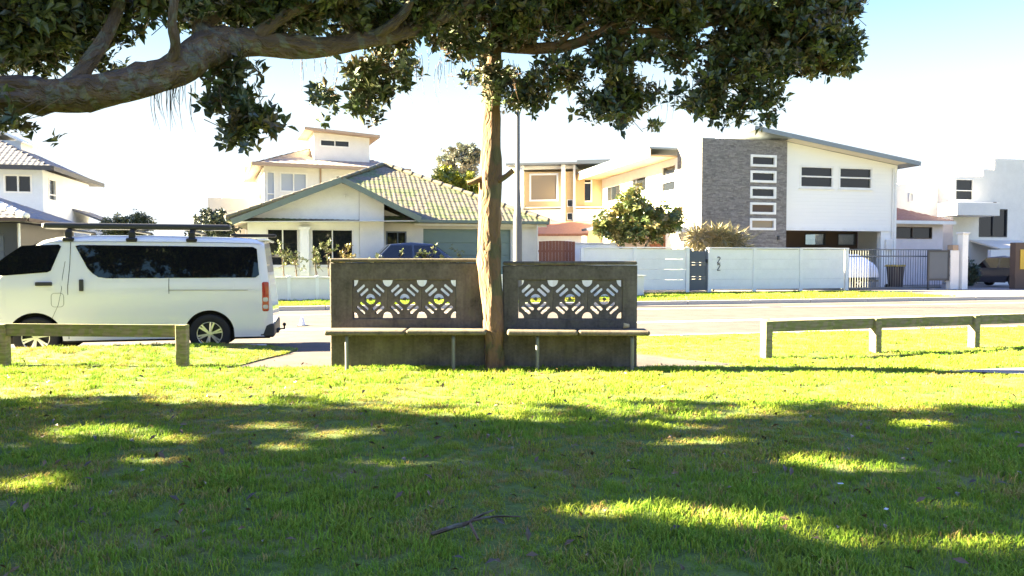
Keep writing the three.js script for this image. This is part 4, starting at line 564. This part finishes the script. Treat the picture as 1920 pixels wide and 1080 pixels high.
function twigMesh(list, rad) { const pos = [], idx = []; for (const [a, b, c, d, e, f] of list) { const o = pos.length / 3, dir = V(d - a, e - b, f - c).normalize(), x = dir.clone().cross(V(.3, 1, .2)).normalize().multiplyScalar(rad), y = dir.clone().cross(x); for (let k = 0; k < 3; k++) { const w = k * 2.094, cx = x.x * Math.cos(w) + y.x * Math.sin(w), cy = x.y * Math.cos(w) + y.y * Math.sin(w), cz = x.z * Math.cos(w) + y.z * Math.sin(w); pos.push(a + cx, b + cy, c + cz, d + cx * .5, e + cy * .5, f + cz * .5); } for (let k = 0; k < 3; k++) { const p = o + k * 2, q = o + ((k + 1) % 3) * 2; idx.push(p, q, q + 1, p, q + 1, p + 1); } } const g = new THREE.BufferGeometry(); g.setAttribute('position', new THREE.Float32BufferAttribute(pos, 3)); g.setAttribute('uv', new THREE.Float32BufferAttribute(new Float32Array(pos.length / 3 * 2), 2)); g.setIndex(idx); g.computeVertexNormals(); return g; }
const at = (px, py, D) => V((px - 960) / 1400 * D, 1.4 + (490 - py) / 1400 * D, -D); // survey bearings to metres
const bearing = (px, py, D) => { const p = at(px, py, D); return [p.x, p.y, p.z]; };
const pohuLeaf = sprig(9, .085, .040, 31), strand = (p, L, r, k) => tube([V(p[0], p[1], p[2]), V(p[0] + .03 * k, p[1] - L * .5, p[2] + .02), V(p[0] - .04 * k, p[1] - L, p[2] - .02)], [r, r * .8, r * .3], 4);

{ // the big spreading tree whose limb reaches in from the left; its trunk stands out of frame
  const r = rng(101), t = thing('spreading_tree', 'huge spreading tree with a thick lichened limb reaching in from the left', 'tree', V(-9.6, 0, -3.8)), o = t.position, L = (p) => p.clone().sub(o);
  part('trunk', tube([V(.1, -.3, .1), V(0, .4, 0), V(.05, 1.2, -.1), V(.2, 2.0, -.3), V(.4, 2.6, -.5)], [.75, .52, .44, .42, .36], 16, .3), M.bark, t);
  const main = [V(-9.3, 2.1, -4.2), V(-7.3, 2.5, -5.2), V(-5.5, 2.66, -6.0), at(40, 180, 6.2), at(150, 180, 6.3), at(250, 163, 6.4), at(340, 130, 6.55), at(400, 92, 6.75), at(470, 88, 7.0), at(600, 93, 7.5), at(700, 78, 7.9), at(800, 52, 8.3), at(880, 10, 8.6), at(960, -60, 8.8)];
  part('limb', tube(main.map(L), [.24, .22, .17, .15, .145, .14, .145, .15, .125, .095, .088, .08, .06, .035], 14, .38), M.bark, t);
  const br = (pts, rad, n = 8) => part('branch', tube(pts.map(L), rad, n, .3), M.bark, t);
  br([at(395, 85, 6.75), at(385, 55, 6.9), at(420, 20, 7.0), at(440, -60, 7.2)], [.11, .09, .07, .04]); br([at(470, 80, 7.0), at(530, 40, 7.1), at(590, 5, 7.3), at(640, -60, 7.5)], [.07, .06, .05, .03]); br([at(700, 78, 7.9), at(760, 30, 7.9), at(790, -40, 8)], [.06, .05, .03]);
  br([at(130, 172, 6.3), at(190, 100, 6.5), at(230, 20, 6.8), at(240, -80, 7.2)], [.08, .06, .05, .03]); br([at(310, 140, 6.5), at(335, 100, 6.4), at(330, 40, 6.3), at(350, -60, 6.3)], [.05, .045, .04, .03]);
  for (const [x, y, z, x1, y1, z1] of [[-9.2, 2.4, -4.3, -10.5, 5.2, -8.0], [-9.3, 2.4, -4.1, -13.5, 4.6, -6.4], [-9.3, 2.4, -4.1, -15.2, 4.9, -2.0], [-9.2, 2.4, -4.1, -8.0, 5.4, -1.0], [-9.2, 2.5, -4.2, -6.2, 5.0, -3.2], [-9.2, 2.5, -4.2, -9.6, 6.2, -4.0], [-9.4, 2.4, -4.2, -17.5, 5.0, -7.2]]) br([V(x, y, z), V(lerp(x, x1, .45), lerp(y, y1, .62), lerp(z, z1, .4)), V(x1, y1, z1)], [.22, .14, .05], 10);
  const lv = [], tw = [];
  // leafage: the broad dome outside the picture, then what hangs into it
  for (const [c, s, n] of [[[-10.5, 4.6, -4.2], [4.2, 1.5, 4.0], 1500], [[-14.5, 4.2, -4.6], [4.0, 1.5, 3.9], 1500], [[-18.5, 4.0, -5.0], [3.6, 1.4, 3.4], 1000], [[-11, 4.3, -1.0], [5.0, 1.3, 2.6], 800], [[-6.4, 4.9, -5.0], [2.8, 1.1, 2.9], 420], [[-9.0, 5.2, -6.2], [3.6, 1.3, 1.6], 700], [[-15.5, 4.3, -.6], [5.0, 1.3, 3.0], 800], [[-21.5, 3.8, -4.6], [3, 1.3, 3], 600]]) clumps(lv, tw, r, c, s, n, 9, 1.35, 0, .45);
  for (const [x, n] of [[-18.5, 130], [-16.2, 170], [-13.9, 190], [-11.6, 190], [-9.3, 190], [-7.0, 190], [-5.2, 110]]) clumps(lv, tw, r, [x, 4.1 + .35 * Math.sin(x * 1.7), -6.6 - .25 * Math.sin(x * 2.3)], [1.6, .8, 1.15], n, 9, 1.35);  // unseen clumps added to give the lawn's shade a crisp far edge
  for (const [px, py, D, s, n] of [[60, 40, 6.9, [.75, .42, .6], 190], [-40, 90, 6.8, [.5, .35, .5], 110], [170, 20, 7.0, [.4, .26, .4], 55], [120, 95, 6.9, [.4, .18, .4], 36], [350, 5, 7.0, [.6, .2, .5], 80], [270, -40, 7, [1.2, .4, .6], 200], [345, 45, 6.9, [.2, .12, .2], 16], [30, 215, 6.1, [.16, .04, .14], 4], [80, 222, 6.1, [.1, .04, .1], 3], [-30, 212, 6.1, [.2, .06, .16], 5], [500, 20, 7.3, [.5, .22, .5], 70], [560, -30, 7.4, [1.0, .3, .6], 160], [620, 25, 7.8, [.55, .22, .4], 60], [425, 135, 6.9, [.15, .1, .14], 8], [440, 175, 6.9, [.16, .12, .14], 11], [460, 215, 6.9, [.17, .1, .14], 11], [442, 252, 6.9, [.06, .06, .06], 4], [500, 212, 6.9, [.07, .04, .07], 3], [740, 20, 8.2, [.65, .26, .5], 110], [820, -10, 8.4, [.7, .32, .6], 130], [600, 125, 7.7, [.16, .1, .16], 7], [615, 170, 7.7, [.12, .14, .14], 8]]) { const p = bearing(px, py, D); clumps(lv, tw, r, p, s, n, 6, 1.1, py > 120 ? .6 : 0, 0, .42); }
  // gaps cut through the leaves along the sun to shape the lawn's light patches: lawn x, distance, half sizes
  const sunGaps = [[-2.1, 6.3, .3, .12], [-2.6, 5.2, .25, .1], [2.3, 5.0, .4, .1], [3.0, 5.6, .3, .1], [-1.2, 5.2, .25, .1], [-1.9, 3.9, .25, .1], [-3.48, 6.09, 0.5, 0.2], [-2.73, 5.8, 0.36, 0.13], [-2.75, 4.64, 0.53, 0.23], [-1.42, 4.33, 0.46, 0.17], [-1.76, 5.6, 0.23, 0.19], [-1.52, 5.98, 0.25, 0.19], [-1.19, 6.16, 0.18, 0.15], [-0.39, 5.03, 0.45, 0.19], [-0.29, 4.45, 0.4, 0.18], [1.48, 5.6, 0.44, 0.31], [1.81, 5.27, 0.43, 0.17], [0.56, 4.15, 0.42, 0.08], [1.22, 3.96, 0.36, 0.12], [1.57, 3.73, 0.15, 0.1], [2.52, 4.2, 0.19, 0.09], [-0.15, 3.5, 0.34, 0.13], [2.24, 3.56, 0.2, 0.1], [-0.64, 3.43, 0.34, 0.12], [0.17, 4.72, 0.23, 0.12], [3.52, 6.32, 0.31, 0.15], [-3.65, 5.68, 0.33, 0.12]];
  const open = ([x, y, z]) => { const k = y / sunDir.y, X = x - sunDir.x * k, D = -(z - sunDir.z * k); return sunGaps.some(([a, b, c, d]) => ((X - a) / (c * 1.1 + .08)) ** 2 + ((D - b) / (d * .75 + .09)) ** 2 < 1); };
  const kept = lv.filter((p) => !open(p)); lv.length = 0; for (const p of kept) lv.push(p);
  const shift = (a) => a.map((p) => [p[0] - o.x, p[1] - o.y, p[2] - o.z, p[3]]);
  const f = foliage(t, pohuLeaf, leafM(.12), shift(lv), 7, leafTones); f.userData.label = 'dark leathery leaves in dense clumps';
  const g = []; for (let i = 0; i < 26; i++) { const p = bearing(290 + r() * 90, 150 + r() * 22, 6.5); g.push(strand([p[0] - o.x, p[1] - o.y, p[2] - o.z], .12 + .28 * r(), .004, r() - .5)); } const ar = part('aerial_roots', join(g), M.bark, t); ar.userData.kind = 'stuff';
  const tm = part('twigs', twigMesh(tw.filter((q) => !open(q)).map((q) => [q[0] - o.x, q[1], q[2] - o.z, q[3] - o.x, q[4], q[5] - o.z]), .005), M.bark, t); tm.userData.kind = 'stuff';
}
{ // the slim tree between the benches
  const r = rng(202), t = thing('slim_tree', 'tree with slim pale trunk rising between the two concrete benches', 'tree', V(-.24, 0, -9.78)), o = t.position, L = (p) => p.clone().sub(o);
  part('trunk', tube([V(.0, -.2, .02), V(.005, .15, 0), V(-.005, .7, 0), V(-.05, 1.4, -.02), V(-.055, 1.9, -.02), V(-.045, 2.5, 0), V(-.03, 3.1, 0), V(-.02, 3.7, 0), V(.0, 4.2, 0)], [.15, .115, .125, .155, .155, .14, .12, .11, .115], 18, .26), M.palebark, t);
  part('branch_stub', tube([V(.05, 2.44, .06), V(.16, 2.5, .08), V(.25, 2.58, .1)], [.045, .032, .035], 8, .4), M.palebark, t); part('branch_stub', tube([V(-.1, 2.5, .04), V(-.24, 2.44, .06), V(-.34, 2.42, .07)], [.045, .035, .03], 8, .4), M.palebark, t);
  const br = (pts, rad, n = 8) => part('branch', tube(pts.map(L), rad, n, .3), M.palebark, t);
  br([at(922, 105, 9.78), at(935, 92, 9.75), at(1000, 96, 9.6), at(1070, 88, 9.5), at(1130, 62, 9.4), at(1190, 20, 9.4), at(1240, -50, 9.4)], [.10, .085, .075, .07, .055, .045, .02]); br([at(918, 110, 9.78), at(890, 70, 9.6), at(850, 30, 9.4), at(800, -20, 9.2)], [.10, .075, .05, .02]); br([at(922, 100, 9.78), at(930, 30, 9.8), at(950, -80, 9.9)], [.10, .075, .03]);
  br([at(1130, 64, 9.4), at(1230, 62, 9.2), at(1330, 50, 9.2), at(1420, 20, 9.1)], [.04, .034, .028, .014]); br([at(1200, 63, 9.25), at(1290, 88, 9.2), at(1350, 100, 9.1), at(1400, 130, 9.1)], [.028, .024, .018, .008]); br([at(1040, 92, 9.5), at(1080, 60, 9.3), at(1120, 40, 9.1)], [.035, .03, .02]); br([at(1240, 62, 9.2), at(1280, 30, 9.1), at(1300, -20, 9.1)], [.03, .025, .015]); br([at(1150, 60, 9.4), at(1165, 110, 9.4), at(1175, 180, 9.4)], [.02, .014, .006]);
  const lv = [], tw = [];
  for (const [px, py, D, s, n] of [[900, 20, 9.6, [.8, .36, .7], 170], [1000, 0, 9.5, [.9, .42, .7], 210], [1130, 0, 9.4, [1.0, .45, .8], 230], [1010, 60, 9.3, [.5, .2, .4], 60], [1260, 10, 9.3, [.9, .45, .8], 230], [1380, 20, 9.2, [.95, .55, .8], 230], [1480, 60, 9.2, [.72, .55, .7], 210], [1400, 120, 9.2, [.72, .28, .5], 85], [1540, 110, 9.2, [.34, .2, .3], 46], [1560, 30, 9.2, [.26, .36, .3], 52], [1340, 178, 9.1, [.42, .12, .3], 34], [1400, 190, 9.1, [.24, .18, .2], 26], [1412, 222, 9.1, [.06, .08, .06], 6], [1290, 105, 9.2, [.36, .16, .3], 24], [1150, 110, 9.3, [.36, .16, .3], 30], [1165, 165, 9.3, [.30, .24, .26], 34], [1170, 222, 9.3, [.28, .13, .22], 24], [1210, 245, 9.3, [.13, .06, .1], 8], [1110, 190, 9.3, [.12, .1, .1], 6], [965, 150, 9.6, [.32, .18, .24], 24], [985, 180, 9.6, [.3, .06, .2], 16], [925, 150, 9.5, [.2, .2, .14], 16], [1050, 140, 9.4, [.24, .18, .2], 16], [860, 90, 9.2, [.35, .12, .3], 20], [770, 80, 8.9, [.35, .14, .3], 20], [725, 130, 8.6, [.36, .18, .26], 26], [690, 170, 8.5, [.22, .12, .2], 15], [690, 195, 8.4, [.09, .07, .08], 4], [790, 150, 8.8, [.16, .14, .16], 6], [860, 140, 9.2, [.14, .12, .14], 4], [1000, -90, 9.6, [2.2, .8, 1.5], 500], [1320, -90, 9.4, [1.8, .7, 1.3], 420]]) { const p = bearing(px, py, D); clumps(lv, tw, r, p, s, n, 6, 1.12, py > 110 ? .6 : 0, 0, py < -50 ? .36 : py < 100 ? .42 : .44); }
  const f = foliage(t, pohuLeaf, leafM(.12), lv.map((p) => [p[0] - o.x, p[1], p[2] - o.z, p[3]]), 8, leafTones); f.userData.label = 'dark leathery leaves in hanging clumps';
  const tm = part('twigs', twigMesh(tw.map((q) => [q[0] - o.x, q[1], q[2] - o.z, q[3] - o.x, q[4], q[5] - o.z]), .005), M.palebark, t); tm.userData.kind = 'stuff';
  const g = []; for (const [px, py, n, w] of [[580, 110, 14, 60], [850, 110, 22, 70], [1010, 130, 14, 60], [1250, 150, 22, 50], [760, 120, 12, 60]]) for (let i = 0; i < n; i++) { const p = bearing(px + (r() - .5) * w * 2, py + (r() - .5) * 30, 9.2); g.push(strand([p[0] - o.x, p[1], p[2] - o.z], .15 + .35 * r(), .0035, (r() - .5) * 2)); } const ar = part('hanging_twigs', join(g), M.palebark, t); ar.userData.kind = 'stuff';
}
// smaller trees and shrubs: stems plus leaf clumps filling some ellipsoids (local metres, y up)
function shrub(name, label, category, pos, stems, blobs, geo, tones, tr, seed, size, group) {
  const t = thing(name, label, category, pos, 0, group), r = rng(seed), lv = [], tw = []; stems.forEach((s) => part(category === 'tree' ? 'trunk' : 'stem', tube(s[0].map((q) => V(...q)), s[1], 8, .2), M.bark, t)); for (const [c, s, n] of blobs) clumps(lv, tw, r, c, s, n, 4, size); foliage(t, geo, leafM(tr), lv, seed + 1, tones, category === 'tree' ? 'crown' : 'foliage'); if (tw.length) { const m = part('twigs', twigMesh(tw, .008), M.bark, t); m.userData.kind = 'stuff'; } return t;
}
const broad = sprig(7, .22, .11, 41), small = sprig(8, .10, .05, 43), tiny = sprig(7, .07, .035, 45), blade = (() => { const g = sprig(16, .75, .05, 47, 1.2); return g; })();
shrub('leafy_tree', 'broad-leaved small tree with golden left side behind the white fence', 'tree', RF(13.9, 32.5), [[[[0, -.1, 0], [.02, 1.0, 0], [-.1, 2.0, 0]], [.10, .08, .06]], [[[.0, 1.2, 0], [.5, 1.9, .1], [.9, 2.6, 0]], [.06, .05, .03]], [[[0, 1.3, 0], [-.6, 2.1, .1], [-1.0, 2.8, 0]], [.06, .05, .03]]], [[[-.9, 3.0, 0], [.9, .75, .7], 80], [[.6, 3.0, 0], [1.1, .8, .8], 110], [[-.1, 3.9, 0], [.9, .6, .7], 60], [[1.5, 3.3, 0], [.7, .6, .6], 46], [[.2, 4.5, 0], [.4, .3, .4], 12]], broad, [[.12, .17, .045], [.20, .21, .06], [.08, .12, .04], [.25, .20, .07]], .35, 301, 1);
shrub('yucca', 'pale spiky shrub in front of the stone tower', 'plant', RF(17.9, 32.2), [[[[0, -.1, 0], [.1, 1.0, 0], [-.1, 2.1, 0]], [.09, .08, .05]], [[[.0, .6, 0], [.6, 1.4, .1], [.9, 2.1, 0]], [.07, .06, .04]]], [[[-.4, 2.4, 0], [.5, .35, .4], 10], [[.5, 2.35, 0], [.6, .4, .4], 12], [[1.1, 2.2, 0], [.4, .3, .3], 6]], blade, [[.34, .27, .15], [.26, .23, .12], [.22, .21, .10]], .2, 311, .9);
shrub('round_bush', 'dark rounded bush beyond the van roof', 'bush', RF(-4.9, 36), [[[[0, -.1, 0], [0, 1.2, 0], [0, 2.4, 0]], [.12, .1, .06]]], [[[0, 2.6, 0], [.95, 1.1, .9], 190], [[0, 1.4, 0], [1.0, 1.0, .9], 120]], small, [[.03, .042, .022], [.04, .055, .024]], .08, 321, 1.5);
shrub('round_bush', 'yellowish green bush far behind the van roof rack', 'bush', RF(-9.5, 41), [[[[0, -.1, 0], [0, 1.5, 0], [0, 2.8, 0]], [.12, .1, .06]]], [[[-.2, 2.9, 0], [1.3, .7, .8], 130], [[.6, 3.3, 0], [.5, .45, .5], 50], [[0, 1.6, 0], [1.2, 1.0, .9], 90]], small, [[.12, .13, .04], [.09, .11, .04]], .25, 331, 1.5);
shrub('distant_tree', 'distant grey-green tree above the mossy roof left of the trunk', 'tree', RF(10.6, 62), [[[[0, -.1, 0], [.2, 4, 0], [0, 8.0, 0]], [.3, .24, .14]], [[[0, 5, 0], [1.0, 7.5, 0], [1.4, 9.3, 0]], [.16, .12, .06]]], [[[0.3, 9.6, 0], [1.7, 1.5, 1.4], 190], [[1.2, 10.2, 0], [.9, .9, .9], 70], [[-.9, 8.6, 0], [.9, .8, .8], 60]], broad, [[.22, .23, .19], [.17, .20, .14], [.26, .25, .20]], .3, 341, 1.2);  // leaf tones lightened to put distance haze into the colour
shrub('lime_shrub', 'bright yellow-green shrub rising behind the mossy roof', 'bush', RF(7.6, 44.5), [[[[0, -.1, 0], [0, 2.5, 0], [0, 5.0, 0]], [.15, .1, .06]]], [[[-.5, 6.2, 0], [.8, .75, .7], 130], [[.7, 5.9, 0], [.9, .7, .7], 120], [[0, 4.6, 0], [1.3, .9, .9], 130]], small, [[.34, .34, .02], [.26, .30, .03], [.14, .19, .03]], .4, 351, 1.7);
shrub('hedge', 'dark green hedge inside the right-hand driveway', 'hedge', RF(33.0, 33.4), [[[[0, -.1, 0], [0, .6, 0], [0, 1.2, 0]], [.06, .05, .04]]], [[[0, .95, 0], [.75, .8, .6], 150], [[.8, .7, 0], [.5, .6, .5], 70]], small, [[.035, .06, .03], [.05, .075, .03]], .1, 361, 1.2);
{ // standard roses along the front of the bungalow
  const spots = [[-1.5, 1.05, 'leftmost, bright green above the panel wall'], [-1.05, .98, 'second from the van, pale flowered'], [-.35, .95, 'third from the van, by the white column'], [.1, 1.15, 'tall, just left of the left bench wall end'], [.72, 1.0, 'golden, before the right dark window'], [1.75, .85, 'short, at the nose of the dark blue car'], [2.7, .9, 'at the front wheel of the dark blue car'], [3.3, .95, 'before the door of the dark blue car'], [3.85, 1.0, 'before the rear door of the dark blue car'], [4.4, .85, 'at the tail of the dark blue car'], [4.95, .95, 'rightmost, before the green garage door']];
  spots.forEach(([u, s, w], i) => { const gold = i === 4; shrub('rose_bush', 'thin standard rose ' + w, 'rose', RF(u, 28.5, .0), [[[[0, -.1, 0], [.03, .7, 0], [-.02, 1.45 * s, 0]], [.03, .026, .02]]], [[[0, 1.62 * s, 0], [.2, .34, .2], 7], [[.1, 1.25 * s, 0], [.2, .22, .2], 2]], tiny, gold ? [[.30, .24, .06]] : [[.15, .18, .05], [.20, .21, .08], [.10, .13, .04]], .3, 400 + i * 3, 1.25, 'roses along the bungalow'); });
}
{ // trees of the park behind the camera, mirrored in the van's windows
  const base = shrub('park_tree', 'dense park tree behind the viewer, leftmost of the row', 'tree', V(-30, 0, 60), [[[[0, -.3, 0], [.1, 2.5, 0], [0, 5, 0]], [.45, .32, .2]]], [[[0, 5, 0], [4.2, 2.4, 4], 330], [[1.5, 6.4, 0], [2.8, 1.8, 2.6], 150], [[-1.8, 5.8, .5], [2.4, 1.6, 2.4], 110], [[0, 2.6, 0], [4.0, 1.6, 3.6], 220]], sprig(9, .5, .26, 61), leafTones, .1, 501, 1.5, 'trees behind the viewer');
  [[-19, 64, 1.0, 'second of the row'], [-10, 60, .8, 'third of the row'], [-1, 65, 1.05, 'middle of the row'], [8, 61, .8, 'fifth of the row'], [18, 65, 1.0, 'sixth of the row'], [28, 62, .9, 'rightmost of the row']].forEach(([x, z, s, w], i) => { const c = copy(base, 'dense park tree behind the viewer, ' + w, V(x, 0, z), i * 1.3); c.scale.setScalar(s); });
}
{ // litter on the grass
  const t = thing('fallen_twig', 'forked dry twig lying in the foreground grass', 'twig', at(880, 1000, 3.75).setY(.03)); const q = (x, y, z) => V(x, y, z);
  part('stem', tube([q(-.19, .0, .05), q(-.08, .02, -.01), q(-.01, .035, -.02), q(.03, .05, -.06), q(.12, .06, -.14)], [.010, .012, .011, .008, .004], 7, .4), M.bark, t); part('side_shoot', tube([q(0, .03, -.02), q(.02, .03, .06), q(.05, .02, .17)], [.008, .008, .007], 6, .3), M.palebark, t); part('side_shoot', tube([q(.01, .04, -.03), q(.1, .055, -.05), q(.26, .05, -.07)], [.007, .006, .004], 6, .3), M.bark, t);
  const r = rng(77), n = 900, leaf = sprig(1, .07, .034, 3), pts = []; for (let i = 0; i < n; i++) { const D = 3.2 + 7 * Math.pow(r(), .8), x = (r() - .5) * 1.45 * D; pts.push([x, gh(x, -D) + .02 + .02 * r(), -D, .6 + .6 * r()]); }
  const f = foliage(scene, leaf, leafM(.1), pts, 79, [[.10, .055, .025], [.14, .085, .035], [.06, .04, .022]], 'fallen_leaves'); tag(f, 'scattered brown fallen leaves on the lawn', 'leaves');
  const sc = part('paper_scrap', uvBox(plain(chipped(new THREE.PlaneGeometry(.035, .018, 6, 4).rotateX(-1.45), .02, 3))), std(C(.45, .46, .46), .8, { side: THREE.DoubleSide }), scene); sc.position.copy(at(1583, 919, 4.5)).setY(.045); tag(sc, 'tiny white paper scrap on the shaded grass, farther of two', 'litter'); const s2 = sc.clone(); s2.name = 'paper_scrap_001'; s2.userData = { label: 'tiny pale paper scrap on the shaded grass, nearer of two', category: 'litter' }; s2.position.copy(at(1668, 966, 4.05)).setY(.04); s2.rotation.y = .8; scene.add(s2);
}
renderer.render(scene, camera);
